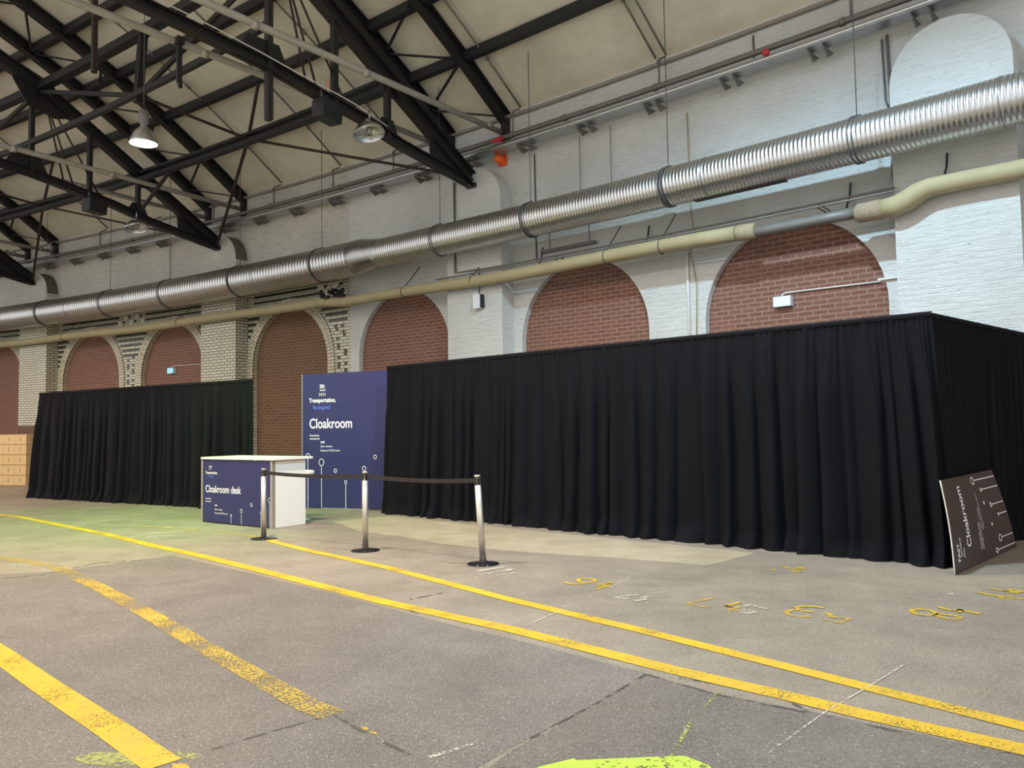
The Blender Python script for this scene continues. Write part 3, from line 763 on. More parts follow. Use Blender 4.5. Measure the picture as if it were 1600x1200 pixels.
# two thin pipes above it
for k, (z, n, l) in enumerate(((4.90, .50, 'upper of two thin grey pipes above the lagged pipe'), (4.835, .56, 'lower of two thin grey pipes above the lagged pipe'))):
    m = MB(); m.tube([W(s, n, z) for s in arc_samples(4.45, 14.2 if k else 13.0, .8)], .018, 8)
    for s in (5.6, 8.3, 10.9): m.tube([W(s, n, z), W(s, .02, z - .02)], .012, 5)
    tag(m.build('thin_pipe', M_GPIPE, None, W(9, n, z)), l, 'pipe', 'thin pipes over the arches')
# cable tray, gas pipe and brackets under the eave
tray = thing('cable_tray', 'galvanised perforated cable tray on brackets high along the wall', 'cable tray', W(9, .4, 7.48))
m = MB(); ss = arc_samples(-8, 66, .8)
for a, b in zip(ss[:-1], ss[1:]):
    m.bar(W(a, .38, 7.44), W(b, .38, 7.44), .26, .012); m.bar(W(a, .51, 7.49), W(b, .51, 7.49), .012, .12); m.bar(W(a, .25, 7.48), W(b, .25, 7.48), .012, .09)
m.build('tray_channel', M_GALV2, tray, W(9, .38, 7.45))
m = MB(); m.tube([W(s, .525, 7.47) for s in ss], .032, 12); m.build('tray_glint_tube', M_GALV, tray, W(9, .52, 7.47))  # round tube added along the tray edge to catch a bright highlight
m = MB()
for dn in (.30, .36, .42, .46): m.tube([W(s, dn, 7.47 + .004 * math.sin(s * 3 + dn * 20)) for s in ss], .018, 6)
m.build('cable_bundle', M_WIRE, tray, W(9, .38, 7.46))
for s in [4.02 + 1.55 * k for k in range(25)]:
    al, ou = frame_at(s)
    for ds in (-.12, .12):
        m = MB(); q = s + ds
        i = [m.vert(W(q - .01, .01, 7.42)), m.vert(W(q - .01, .46, 7.42)), m.vert(W(q - .01, .24, 7.28)), m.vert(W(q + .01, .01, 7.42)), m.vert(W(q + .01, .46, 7.42)), m.vert(W(q + .01, .24, 7.28))]
        m.face((i[0], i[1], i[2])); m.face((i[3], i[5], i[4])); m.face((i[1], i[4], i[5], i[2])); m.face((i[0], i[3], i[4], i[1]))
        m.build('bracket', M_GPIPE, tray, W(q, 0, 7.42))
gp = thing('service_pipe', 'grey service pipe hung on drop rods above the cable tray', 'pipe', W(9, .42, 7.68))
m = MB(); m.tube([W(s, .42, 7.68) for s in arc_samples(-8, 66, 1)], .052, 12); m.tube([W(s, .33, 7.60) for s in arc_samples(-8, 66, 1)], .022, 8)
for s in (3.3, 5.1, 8.5, 10.6, 12.0, 14.6, 17.6, 20.4, 23.9, 27): m.tube([W(s, .42, 7.68), W(s + .08, .42, 7.68)], .066, 12)
m.build('pipe_run', M_GPIPE, gp, W(9, .42, 7.68))
for s in (2.6, 5.0, 8.45, 12.0, 15.7, 17.9, 20.3, 23.0, 25.9, 28.8, 31.6, 34.5):
    m = MB(); m.tube([W(s, .42, 7.7), W(s, .42, 8.18), W(s, .2, 8.3)], .022, 6); m.tube([W(s, .42, 8.1), W(s, .42, 8.16)], .04, 8); m.build('drop_rod', M_GPIPE, gp, W(s, .42, 7.7))
# branch pipes running down the roof slope
BR = [(8.45, 'twin thin pipes on the ceiling over the right-hand arches', 1), (12.0, 'thin pipe on the ceiling just right of the nearest truss', 0), (15.7, 'thin pipe on the ceiling just left of the nearest truss', 0), (17.9, 'thin pipe on the ceiling midway between the two nearest trusses', 0), (20.3, 'thin pipe on the ceiling just right of the second truss', 0), (28.8, 'thin pipe on the ceiling left of the second truss', 0)]
for s, l, tw in BR:
    m = MB()
    for d in ((0, .22) if tw else (0,)):
        m.tube([W(s + d, n, roof(n) + .02) for n in (.15, 1, 2, 3, 4.5, 6, 8)], .024, 6)
        for n in (1.2, 3.0): m.tube([W(s + d, n, roof(n) + .02), W(s + d, n + .1, roof(n + .1) + .02)], .04, 6)
    tag(m.build('sprinkler_branch', M_GPIPE, None, W(s, .15, 8.3)), l, 'pipe', 'thin branch pipes down the ceiling')

# wall-mounted boxes, sirens, conduits
def boxat(m, s, n, z, lx, ly, lz):
    al, ou = frame_at(s); m.box(W(s, n, z), al, ou, Z, lx, ly, lz)
# orange siren
T = thing('siren', 'orange wall siren on the white pier under the cable tray', 'siren', W(12.62, .1, 7.36))
al, ou = frame_at(12.62); m = MB(); m.lathe(W(12.62, .06, 7.36), [(.09, 0), (.10, .03), (.10, .09), (.085, .12), (.085, .17), (.05, .20), (.01, .21)], ou, 20); m.build('siren_horn', M_ORG, T, W(12.62, .02, 7.36))
m = MB(); boxat(m, 12.62, .04, 7.36, .22, .05, .24); m.build('backplate', M_ORG, T, W(12.62, 0, 7.36))
m = MB(); boxat(m, 12.35, .56, 7.60, .20, .06, .07); boxat(m, 12.22, .56, 7.62, .05, .07, .09)
tag(m.build('alarm_tag', M_REDP, None, W(12.35, .5, 7.6)), 'small red and white alarm box on the cable tray above the orange siren', 'alarm box')
m = MB(); al, ou = frame_at(6.4); m.lathe(W(6.35, .5, 7.57), [(.05, 0), (.06, .02), (.06, .06), (.03, .09)], ou, 14)
tag(m.build('red_valve', M_REDP, None, W(6.35, .5, 7.57)), 'small round red valve on the service pipe at upper right', 'valve')
# white box on pier 3
T = thing('wall_box', 'white box with black side strip mounted high on the white pier', 'electrical box', W(13.02, .4, 4.2))
m = MB(); boxat(m, 13.02, .47, 4.22, .19, .13, .31); m.build('housing', M_BOXW, T, W(13.02, .4, 4.2))
m = MB(); boxat(m, 12.91, .46, 4.22, .035, .11, .29); m.build('side_strip', M_BLK, T, W(12.9, .4, 4.2))
m = MB(); m.tube([W(13.02, .44, 4.38), W(13.0, .44, 4.6), W(13.0, .44, 4.93), W(13.06, .44, 4.93)], .012, 6); m.build('cable', M_WIRE, T, W(13.02, .44, 4.38))
# exit lights
def exit_light(s, z, face, lab, tube_s):
    T = thing('exit_light', lab, 'exit light', W(s, -REC, z), None)
    m = MB(); boxat(m, s, -REC + .06, z, .30, .11, .17); m.build('housing', M_BOXW, T, W(s, -REC, z))
    if face:
        m = MB(); boxat(m, s, -REC + .118, z, .27, .012, .14); m.build('lit_face', M_EXIT, T, W(s, -REC, z))
        m = MB(); boxat(m, s - .02, -REC + .127, z, .06, .006, .10); boxat(m, s + .07, -REC + .127, z, .03, .006, .07); m.build('pictogram', M_INK, T, W(s, -REC, z))
    m = MB()
    if tube_s is not None:
        m.tube([W(s + .02, -REC + .03, z + .08), W(s + .02, -REC + .03, z + .13), W(s - .05, -REC + .03, z + .15), W((s + tube_s) / 2, -REC + .03, z + .14), W(tube_s, -REC + .03, z + .13)], .013, 8)
        m.build('supply_conduit', M_WPIPE, T, W(s, -REC, z + .15))
exit_light(6.47, 3.52, False, 'white emergency light box on red brick inside the rightmost arch', 4.9)
exit_light(25.7, 3.42, True, 'lit blue exit sign on red brick inside an arch at left', 24.2)
m = MB(); boxat(m, 4.72, .03, 3.66, .36, .04, .03); tag(m.build('short_conduit', M_WPIPE, None, W(4.7, .03, 3.66)), 'short white conduit between the right arch and its pier', 'conduit')
# batten lamp, switched off
T = thing('batten_lamp', 'unlit grey batten lamp on the white wall under the duct', 'lamp', W(10.88, .06, 5.15))
al, ou = frame_at(10.88); m = MB(); m.box(W(10.88, .08, 5.14), al, ou, Z, 1.35, .10, .06); m.build('lamp_body', M_GPIPE, T, W(10.88, .06, 5.14))
for s in (11.35, 10.35):
    m = MB(); m.tube([W(s, .06, 5.15), W(s, .06, 5.6)], .009, 5); m.build('suspension', M_WIRE, T, W(s, .06, 5.15))
# vertical conduits
def conduit(pts, r, mat, lab, name='wall_conduit'):
    m = MB(); m.tube(pts, r, 8); return tag(m.build(name, mat, None, pts[0]), lab, 'conduit')
conduit([W(13.72, .44, 7.0), W(13.72, .44, 4.95), W(13.0, .44, 4.93)], .024, M_GPIPE, 'grey pipe dropping from the nearest truss foot down the pier and bending right')
conduit([W(8.20, .03, 4.62), W(8.20, .03, 4.0), W(8.20, .03, 2.4)], .027, M_WPIPE, 'white conduit down the wall between the two right-hand arches')
conduit([W(8.12, .03, 7.2), W(8.10, .02, 5.4), W(8.05, .03, 5.0), W(8.13, .03, 4.6), W(8.02, .03, 4.0), W(7.98 + .1, .03, 2.4)], .011, M_LAG, 'thin yellow cable hanging down the wall between the two right-hand arches', 'loose_cable')
conduit([W(4.62, .03, 7.42), W(4.60, .03, 5.9), W(4.62, .03, 5.25), W(4.58, .03, 4.9), W(4.57, .04, 3.6)], .024, M_GPIPE, 'grey pipe down the left edge of the rightmost pier')
conduit([W(4.70, .03, 7.38), W(4.68, .03, 6.4), W(4.64, .03, 6.3)], .016, M_GPIPE, 'short thin pipe beside the grey pipe near the rightmost pier')
conduit([W(6.80, .02, 8.2), W(6.80, .02, 7.75)], .014, M_WIRE, 'short dark rod above the cable tray at upper right')
conduit([W(11.75, .02, 7.3), W(11.74, .02, 6.2), W(11.74, .02, 5.0)], .014, M_WIRE, 'dark rod down the white wall right of the nearest pier')
for s, z1, l in ((10.9 - .35, 5.9, 'thin wire hanging down the white wall above the batten lamp'), (9.8, 5.9, 'thin wire hanging right of the batten lamp'), (25.6, 4.9, 'thin wire down the wall above the lit exit sign')):
    conduit([W(s, .05, 7.4), W(s, .05, z1)], .006, M_WIRE, l, 'hanging_wire')
# black hooks on the wall under the duct
for s, l in ((11.55, 'black iron hook on the wall left of the batten lamp'), (8.98, 'black iron hook on the wall above the third arch from the right'), (5.25, 'black iron hook on the wall above the rightmost arch'), (3.75, 'black iron hook on the rightmost pier above the lagged bend')):
    nn = .44 if s < 4.5 else .04
    m = MB(); m.tube([W(s, nn, 5.25), W(s, nn + .05, 5.05), W(s + .04, nn + .10, 4.84)], .016, 6)
    tag(m.build('wall_hook', M_BLK, None, W(s, nn, 5.25)), l, 'hook', 'black hooks over the arches')

# ================================================================== LAMPS
def bell_lamp(P, lit, label, energy, colr, group=None, cable_top=None):
    T = thing('pendant_lamp', label, 'lamp', P, group)
    m = MB(); m.lathe(P, [(.235, 0), (.238, .012), (.225, .05), (.205, .12), (.17, .19), (.12, .245), (.075, .28), (.07, .30)], Z, 28, cap=False)
    m.lathe(P, [(.228, .003), (.215, .05), (.19, .12), (.155, .18), (.11, .23), (.06, .26)], Z, 28, cap=False)
    m.build('reflector', M_GALV, T, P)
    m = MB(); m.lathe(P, [(.05, .28), (.055, .30), (.055, .36), (.085, .37), (.085, .58), (.06, .60), (.02, .61)], Z, 18); m.build('ballast_housing', M_GPIPE, T, P + Z * .3)
    m = MB(); m.lathe(P, [(.215, .035), (.20, .015), (.10, .002), (.005, 0)], Z, 24, cap=True); m.build('lamp_glass', M_BULB if lit else M_GLASSU, T, P)
    top = cable_top if cable_top is not None else 10.0
    m = MB(); m.tube([P + Z * .6, Vector((P.x, P.y, top))], .008, 5); m.build('suspension_cable', M_WIRE, T, P + Z * .6)
    if lit:
        L = bpy.data.lights.new('lamp_light', 'SPOT'); L.energy = energy; L.color = colr; L.spot_size = math.radians(95 if colr[0] < .4 else 160); L.spot_blend = 1.0 if colr[0] < .4 else .5; L.shadow_soft_size = .15
        lo = bpy.data.objects.new('lamp_light', L); COL.objects.link(lo); lo.parent = T; lo.location = (0, 0, -.04)
    return T
LL = ['lit silver bell pendant lamp hanging among the trusses at upper left', 'lit bell pendant lamp above the right-hand arches, out of view', 'lit bell pendant lamp above the rope posts, out of view',
      'lit bell pendant lamp over the middle of the hall, out of view', 'lit bell pendant lamp far left, out of view', 'added lit bell pendant lamp just left of the view', 'lit bell pendant lamp right of the view']
for (P, e, c), l in zip(LAMPS, LL):
    bell_lamp(P, True, l, e, c, 'bell pendant lamps', 10.5)
# flood lamps on the truss chords, unlit
def flood(s, n, z, lab):
    P = W(s, n, z); al, ou = frame_at(s)
    T = thing('flood_lamp', lab, 'lamp', P, 'unlit reflector lamps on the trusses')
    tilt = (Z * -1 + al * -.25).normalized()
    m = MB(); prof = [(.30, .0), (.305, .015), (.27, .10), (.17, .19), (.08, .22)]
    m.lathe(P, prof, Z + al * .25, 26, cap=False); m.lathe(P, [(.295, .004), (.26, .09), (.16, .18), (.04, .20)], Z + al * .25, 26, cap=False); m.build('reflector', M_GALV, T, P)
    m = MB(); m.lathe(P, [(.07, .20), (.08, .23), (.08, .30), (.03, .33)], Z + al * .2, 16); m.tube([P + Z * .3, P + Z * .48], .02, 6); m.build('lamp_holder', M_GALV2, T, P + Z * .25)
    m = MB(); m.lathe(P, [(.03, .17), (.06, .12), (.06, .03), (.02, -.01)], Z, 12); m.build('bulb', M_GLASSU, T, P)
    m = MB(); g = .02
    for k in range(8):
        a = math.pi * k / 4; d = Vector((math.cos(a), math.sin(a), 0))
        m.tube([P + d * .29, P - Z * .02], .005, 4)
    m.build('wire_guard', M_WIRE, T, P)
flood(12.98, 3.55, 7.05, 'unlit silver reflector lamp under the nearest truss, beside the black loudspeaker')
flood(22.6, 3.05, 6.85, 'unlit reflector lamp under the second truss')
# loudspeakers
def speaker(s, n, z, lab):
    P = W(s, n, z); al, ou = frame_at(s)
    T = thing('loudspeaker', lab, 'loudspeaker', P, 'black loudspeakers clamped to the trusses')
    ax = (al * -.25 + ou * 1).normalized(); ay = Z.cross(ax).normalized(); az = Z
    m = MB(); m.hexa([P - ax * .27 - ay * .16 - az * .16, P + ax * .27 - ay * .16 - az * .16, P + ax * .27 + ay * .10 - az * .16, P - ax * .27 + ay * .10 - az * .16,
                      P - ax * .27 - ay * .12 + az * .17, P + ax * .27 - ay * .12 + az * .17, P + ax * .27 + ay * .14 + az * .17, P - ax * .27 + ay * .14 + az * .17]); m.build('cabinet', M_BLK, T, P)
    m = MB(); m.box(P - ay * .155, ax, ay, az, .50, .02, .28); m.build('grille', M_STEEL, T, P)
    m = MB(); m.bar(P + az * .17 - ax * .2, P + az * .36 - ax * .2, .03, .05, ax); m.bar(P + az * .17 + ax * .2, P + az * .36 + ax * .2, .03, .05, ax); m.build('clamp', M_GALV2, T, P + az * .2)
speaker(13.2, 4.35, 7.30, 'black loudspeaker clamped under the nearest truss, left of the silver reflector lamp')
speaker(22.8, 4.05, 7.25, 'black loudspeaker hanging under the second truss')
# orange safety cord at the speaker
m = MB(); P = W(13.2, 4.35, 7.5); al, ou = frame_at(13.2)
m.tube([P + ou * .02, P + Z * .2 + ou * .03, P + Z * .38 + ou * .05, P + Z * .42 - ou * .03, P + Z * .2 - ou * .04, P - ou * .02], .007, 5)
tag(m.build('safety_cord', M_ORG, None, P), 'thin orange cord looped above the nearest loudspeaker', 'cord')
# lighting bar clamp hanging posts
for (s, n, z0, z1, mat, l, wd) in ((18.0, 6.45, 8.62, 10.0, M_RUSTY, 'reddish brown steel post hanging from the roof at upper left', .09),):
    m = MB(); m.bar(W(s, n, z0), W(s, n, z1 + .8), wd, wd, frame_at(s)[0]); tag(m.build('hanging_post', mat, None, W(s, n, z0)), l, 'post')
m = MB(); P = W(14.1, 6.75, 7.92); m.bar(P, P - Z * .62, .08, .05, frame_at(14)[0]); m.box(P + Z * .08, frame_at(14)[0], frame_at(14)[1], Z, .14, .12, .12); m.bar(P - Z * .6, P - Z * .72 - frame_at(14)[0] * .05, .06, .05, frame_at(14)[0])
tag(m.build('hanging_clamp', M_STEEL, None, P), 'black clamp arm hanging from the silver cross tube at upper left', 'clamp')
# pale cable lying along the nearest truss
m = MB(); m.tube([W(13.08, n, lerpc(LOC, n) + .11 + .02 * math.sin(n * 2)) for n in [3.0 + .4 * k for k in range(20)]], .011, 6)
tag(m.build('pale_cable', M_WPIPE, None, W(13.08, 3, 7.4)), 'pale cable lying along the bottom chord of the nearest truss', 'cable')

# ================================================================== DRAPES
def frame2(P0, P1):
    d = (P1 - P0); L = d.length; d.normalize(); out = Vector((d.y, -d.x, 0))
    if out.dot(Vector((0, 0, 0)) - (P0 + P1) / 2) < 0: out = -out     # towards the hall
    return d, out, L
def drape(name, label, P0, P1, H, seed, out=None, flare0=0.0, flare1=0.0, amp=1.0, group=None, inset0=0.0, inset1=0.0):
    d, o_, L = frame2(P0, P1); out = out or o_
    rnd = random.Random(seed)
    T = thing(name, label, 'drape', (P0 + P1) / 2, group)
    NU = int(L / .0115); NV = 46
    # folds of irregular width; each leans over its neighbour a little
    U = np.linspace(0, L, NU + 1)
    def breaks(lo, hi_):
        e = [0.0]
        while e[-1] < L: e.append(e[-1] + rnd.uniform(lo, hi_) * rnd.choice((.7, 1, 1, 1.35)))
        return np.array(e)
    eb = breaks(.15, .33); eg = breaks(.05, .10)
    k = len(eb); amp_f = np.array([rnd.uniform(.35, 1.0) for _ in range(k)]); start_f = np.array([rnd.uniform(.0, .45) for _ in range(k)])
    drift = np.array([rnd.uniform(-.045, .045) for _ in range(k)]); drift[0] = 0; skew_f = np.array([rnd.choice((-1, 1, 1, 1)) * rnd.uniform(.4, 1.0) for _ in range(k)])
    ag = np.array([rnd.uniform(.4, 1.0) for _ in range(len(eg))])
    wob = [(rnd.uniform(.5, 1.4), rnd.uniform(0, 6), rnd.uniform(.01, .03)) for _ in range(4)]
    broad = sum(a * np.sin(U * f + p) for f, p, a in wob)
    m = MB(); grid = []
    for iv in range(NV + 1):
        t = iv / NV; row = []
        e = eb + drift * t * t
        idx = np.clip(np.searchsorted(e, U, side='right') - 1, 0, k - 2)
        w_ = e[idx + 1] - e[idx]; ph = np.clip((U - e[idx]) / w_, 0, 1)
        gain = amp_f[idx] * np.clip((t - start_f[idx] * .3) / .35 + .35, 0, 1) * min(1, t * 14)
        gain = np.where(ph < 0, 0, gain)
        A_low = .060 + .080 * t ** .7
        q_ = np.sin(np.pi * ph)
        low = gain * q_ ** .8 * A_low * np.minimum(1.3, w_ / .2)
        lat = gain * skew_f[idx] * np.sin(np.pi * ph) * w_ * .42 * min(1, t * 2.2 + .1)
        ig = np.clip(np.searchsorted(eg, U, side='right') - 1, 0, len(eg) - 2)
        pg = (U - eg[ig]) / (eg[ig + 1] - eg[ig])
        hi = ag[ig] * np.sin(np.pi * np.clip(pg, 0, 1))
        A_hi = .030 * max(0, 1 - t * 2.4)
        if iv == 0: hi0 = hi.copy()
        zt = H * (1 - t)
        for iu in range(NU + 1):
            f = U[iu] / L
            flare = (flare0 * (1 - f) ** 8 + flare1 * f ** 8) * t
            y = (low[iu] + hi[iu] * A_hi) * amp + broad[iu] * t + .05 * t * t
            edge = min(1, min(f, 1 - f) * L / .15)
            sx = U[iu] + lat[iu] * edge + (inset0 * (1 - f) ** 6 - inset1 * f ** 6) * (1 - t)
            z = zt
            if t > .93:      # puddled hem
                q = (t - .93) / .07
                y += .06 * q * (0.7 + .5 * math.sin(U[iu] * 9 + seed) + .35 * math.sin(U[iu] * 27 + seed)); z = max(.006 + .012 * (1 + math.sin(U[iu] * 13 + seed)) * (1 - q), zt)
            else:
                y += .012 * math.sin(U[iu] * 5 + t * 9 + seed) * t
            p = P0 + d * sx + out * (y + flare); row.append(m.vert((p.x, p.y, z)))
        grid.append(row)
    hi = hi0
    for iv in range(NV):
        for iu in range(NU):
            m.face((grid[iv][iu], grid[iv + 1][iu], grid[iv + 1][iu + 1], grid[iv][iu + 1]), None, 0, True)
    m.build('curtain_cloth', M_DRAPE, T, (P0 + P1) / 2)
    m = MB(); m.tube([P0 + Z * (H + .004) + out * -.012 + d * (inset0 + .06 + (.12 if L < 5 else 0)), P1 + Z * (H + .004) + out * -.012 - d * (inset1 + .06)], .02, 10); m.build('top_rail', M_ALU, T, (P0 + P1) / 2 + Z * H)
    # header gathered over the rail
    m = MB(); rows = []
    for k, (dz, dy) in enumerate(((.018, -.03), (.026, .0), (.016, .02), (-.006, .024), (-.03, .016))):
        row = []
        for iu in range(0, NU + 1, 2):
            f = U[iu] / L
            p = P0 + d * (U[iu] + inset0 * (1 - f) ** 6 - inset1 * f ** 6) + out * (dy + .010 * hi[iu] * amp * (k > 1)); row.append(m.vert((p.x, p.y, H + dz + .003 * hi[iu])))
        rows.append(row)
    for k in range(len(rows) - 1):
        for j in range(len(rows[0]) - 1): m.face((rows[k][j], rows[k + 1][j], rows[k + 1][j + 1], rows[k][j + 1]), None, 0, True)
    m.build('header_hem', M_HEM, T, (P0 + P1) / 2 + Z * H)
    for f in np.arange(0, 1.001, 1 / max(2, round(L / 3))):
        f = min(max(f, .16 if L < 5 else .045), .955); p = P0 + d * (L * f) - out * .10
        m = MB(); m.tube([p, p + Z * (H - .03)], .022, 10); m.box(p + Z * .006, d, out, Z, .40, .16, .012); m.build('upright', M_ALU, T, p)
    return T
RC = FL(1474, 884); RC.z = 0
RL = FL(607, 800); 
DH = 2.60
drape('front_drape', 'long pleated black drape wall facing the camera on the right', RL, RC + (RC - RL).normalized() * .13, DH, 3, inset1=.13)
sideN = frame_at(2.9)[1]
al, ou = frame_at(2.85); sd0 = W(3.11, 3.69, 0)
sd1 = W(2.93, .44, 0)
drape('side_drape', 'black drape returning from the right corner back to the white wall', sd0, sd1, DH, 11, out=-al, amp=.5)
LA = FL(54, 777); LB = FL(398, 797)
drape('rear_drape', 'freestanding black drape wall on the left behind the desk', LA, LB, 2.46, 21, inset0=.16, inset1=.03, flare0=.05, amp=.85)

# ================================================================== SIGNS AND TEXT
_deps = None
def text_mesh(m, body, size, origin, ax, ay, an, xs=1.0, offset=0.0, align='LEFT', thick=.0015, shear=0.0, spacing=1.0, fn=None):
    cu = bpy.data.curves.new('t', 'FONT'); cu.body = body; cu.size = size; cu.offset = offset * size; cu.align_x = align; cu.extrude = 0; cu.shear = shear; cu.space_character = spacing
    ob = bpy.data.objects.new('t', cu); COL.objects.link(ob)
    dg = bpy.context.evaluated_depsgraph_get(); dg.update()
    me = bpy.data.meshes.new_from_object(ob.evaluated_get(dg))
    base = len(m.v)
    for v in me.vertices: m.v.append(tuple(fn(v.co.x * xs, v.co.y) if fn else origin + ax * (v.co.x * xs) + ay * v.co.y + an * thick))
    for p in me.polygons: m.face([base + i for i in p.vertices])
    bpy.data.objects.remove(ob); bpy.data.curves.remove(cu); bpy.data.meshes.remove(me)
def ring_mark(m, c, r, ax, ay, an, line_to=None, t=.008, ry=None):
    n = 26; ry = ry or r
    i0 = len(m.v)
    for k in range(n):
        a = 2 * math.pi * k / n; dr = ax * math.cos(a); dz = ay * math.sin(a)
        m.v.append(tuple(c + dr * r + dz * ry + an * .0015)); m.v.append(tuple(c + dr * (r - t) + dz * (ry - t) + an * .0015))
    for k in range(n):
        j = (k + 1) % n; m.face((i0 + 2 * k, i0 + 2 * j, i0 + 2 * j + 1, i0 + 2 * k + 1))
    if line_to:
        a = c - ay * ry; b = c - ay * line_to; h = ax * (t / 2)
        m.quad(a - h + an * .0015, b - h + an * .0015, b + h + an * .0015, a + h + an * .0015)

# big sign panel
SA = FL(473, 793.5); SB = FL(605, 797.5)
sx = (SB - SA).normalized(); sn_ = Vector((sx.y, -sx.x, 0)); 
if sn_.dot(-SA) < 0: sn_ = -sn_
SW, SH = (SB - SA).length + .12, 2.56
T = thing('sign_panel', 'tall navy Cloakroom sign panel standing between the drapes', 'sign', SA + sx * SW / 2)
o = SA + sx * SW / 2
m = MB(); m.box(o + Z * (SH / 2 + .01) - sn_ * .02, sx, sn_, Z, SW, .036, SH); m.build('panel', M_NAVY, T, o)
m = MB(); m.box(SA - sx * .008 + Z * (SH / 2 + .01) - sn_ * .02, sx, sn_, Z, .016, .040, SH); m.build('edge_profile', M_ALU, T, SA)
m = MB(); m.box(o + Z * .008 - sn_ * .2, sx, sn_, Z, SW * .5, .5, .014); m.bar(o - sn_ * .4 + Z * .01, o - sn_ * .04 + Z * 1.5, .04, .04); m.build('stand', M_ALU, T, o)
def SP(u, v): return SA + sx * u + Z * v       # u from left, v up
m = MB()
text_mesh(m, 'Cloakroom', .262, SP(.16, 1.525), sx, Z, sn_, .81, .012)
text_mesh(m, 'Transportation,', .115, SP(.16, 2.02), sx, Z, sn_, .84, .020)
text_mesh(m, 'FAST', .066, SP(.41, 2.285), sx, Z, sn_, .8, .02); text_mesh(m, 'forward', .05, SP(.41, 2.235), sx, Z, sn_, .8, .01)
m.quad(SP(.41, 2.34) + sn_ * .0015, SP(.50, 2.34) + sn_ * .0015, SP(.50, 2.355) + sn_ * .0015, SP(.41, 2.355) + sn_ * .0015)
text_mesh(m, 'Download the', .045, SP(.17, 1.37), sx, Z, sn_, .85, .02); text_mesh(m, 'event app here', .045, SP(.17, 1.31), sx, Z, sn_, .85, .02)
text_mesh(m, 'WiFi', .055, SP(.42, 1.235), sx, Z, sn_, .9, .025); text_mesh(m, 'User: amazon', .055, SP(.42, 1.16), sx, Z, sn_, .9, .0); text_mesh(m, 'Password: FASTforward', .055, SP(.42, 1.08), sx, Z, sn_, .82, .0)
for u, v, r, ln in ((.125, .995, .046, .995), (.44, .875, .060, .875), (.76, .715, .034, None), (1.40, .76, .042, None), (1.64, .975, .036, None), (.99, .505, .030, .505)):
    ring_mark(m, SP(u, v), r, sx, Z, sn_, ln, .010, r * 1.15)
m.build('lettering', M_INK, T, SA)
m = MB(); text_mesh(m, 'Re-imagined', .11, SP(.25, 1.885), sx, Z, sn_, .72, .006); o2 = m.build('lettering', M_INKB, T, SA); o2['label'] = 'blue lettering'
m = MB(); text_mesh(m, '2023', .07, SP(.385, 2.145), sx, Z, sn_, .9, .02, spacing=1.35); o2 = m.build('lettering', M_INKG, T, SA); o2['label'] = 'pale green year'

# desk
D0 = FL(315, 815.5); D1 = FL(425, 826.5); dx = (D1 - D0).normalized(); dback = Vector((-dx.y, dx.x, 0))
if dback.dot(D0) < 0: dback = -dback
dn = -dback; DW = (D1 - D0).length; DD = .64; DHt = 1.045
Dc = D0 + dx * DW / 2 + dback * DD / 2
T = thing('reception_desk', 'white cloakroom desk with navy front panel behind the leftmost rope post', 'desk', Dc)
m = MB(); m.box(D0 + dx * (DW / 2) + Z * (DHt / 2) + dback * .012, dx, dback, Z, DW - .06, .024, DHt - .04); m.build('front_panel', M_NAVY, T, D0 + dx * DW / 2)
m = MB()
m.box(D1 - dx * .02 + Z * (DHt / 2 - .01) + dback * (DD / 2 + .03), dx, dback, Z, .036, DD - .06, DHt - .03)
m.build('side_panel', M_PWHITE, T, D1); 
m = MB(); m.box(D0 + dx * .02 + Z * (DHt / 2 - .01) + dback * (DD / 2 + .03), dx, dback, Z, .036, DD - .06, DHt - .03); m.build('side_panel', M_PWHITE, T, D0)
for p in (D0 + dx * .012, D1 - dx * .012):
    m = MB(); m.box(p + dback * .02 + Z * (DHt / 2 - .01), dx, dback, Z, .045, .05, DHt - .02); m.build('corner_post', M_ALU, T, p)
m = MB(); m.box(D0 + dx * (DW / 2 + .03) + dback * (DD / 2 + .04) + Z * (DHt + .012), dx, dback, Z, DW + .06, DD + .12, .034); m.build('desk_top', M_PWHITE, T, Dc + Z * DHt)
m = MB(); m.box(Dc + Z * .72, dx, dback, Z, DW - .1, DD - .1, .022); m.build('inner_shelf', M_PWHITE, T, Dc + Z * .7)
def DP(u, v): return D0 + dx * u + Z * v + dn * .0005
m = MB()
text_mesh(m, 'Cloakroom desk', .165, DP(.11, .50), dx, Z, dn, .86, .012)
text_mesh(m, 'Transportation,', .062, DP(.11, .80), dx, Z, dn, .86, .02); text_mesh(m, 'FAST', .045, DP(.21, .90), dx, Z, dn, .9, .02); text_mesh(m, 'forward', .028, DP(.2, .87), dx, Z, dn, .8, .0)
text_mesh(m, 'Download the', .032, DP(.11, .385), dx, Z, dn, .85, .02); text_mesh(m, 'event app here', .032, DP(.11, .34), dx, Z, dn, .85, .02)
text_mesh(m, 'WiFi', .042, DP(.37, .275), dx, Z, dn, .9, .02); text_mesh(m, 'User: amazon', .042, DP(.37, .215), dx, Z, dn, .9); text_mesh(m, 'Password: FASTforward', .042, DP(.37, .155), dx, Z, dn, .85)
for u, v, r, ln in ((.82, .15, .018, .13), (1.09, .235, .030, .22), (1.35, .34, .028, None), (1.59, .235, .018, .22), (1.80, .43, .038, .42)):
    ring_mark(m, DP(u, v), r, dx, Z, dn, ln, .007)
m.build('lettering', M_INK, T, D0)
m = MB(); text_mesh(m, 'Re-imagined', .05, DP(.15, .745), dx, Z, dn, .78, .0); o2 = m.build('lettering', M_INKB, T, D0); o2['label'] = 'blue lettering'

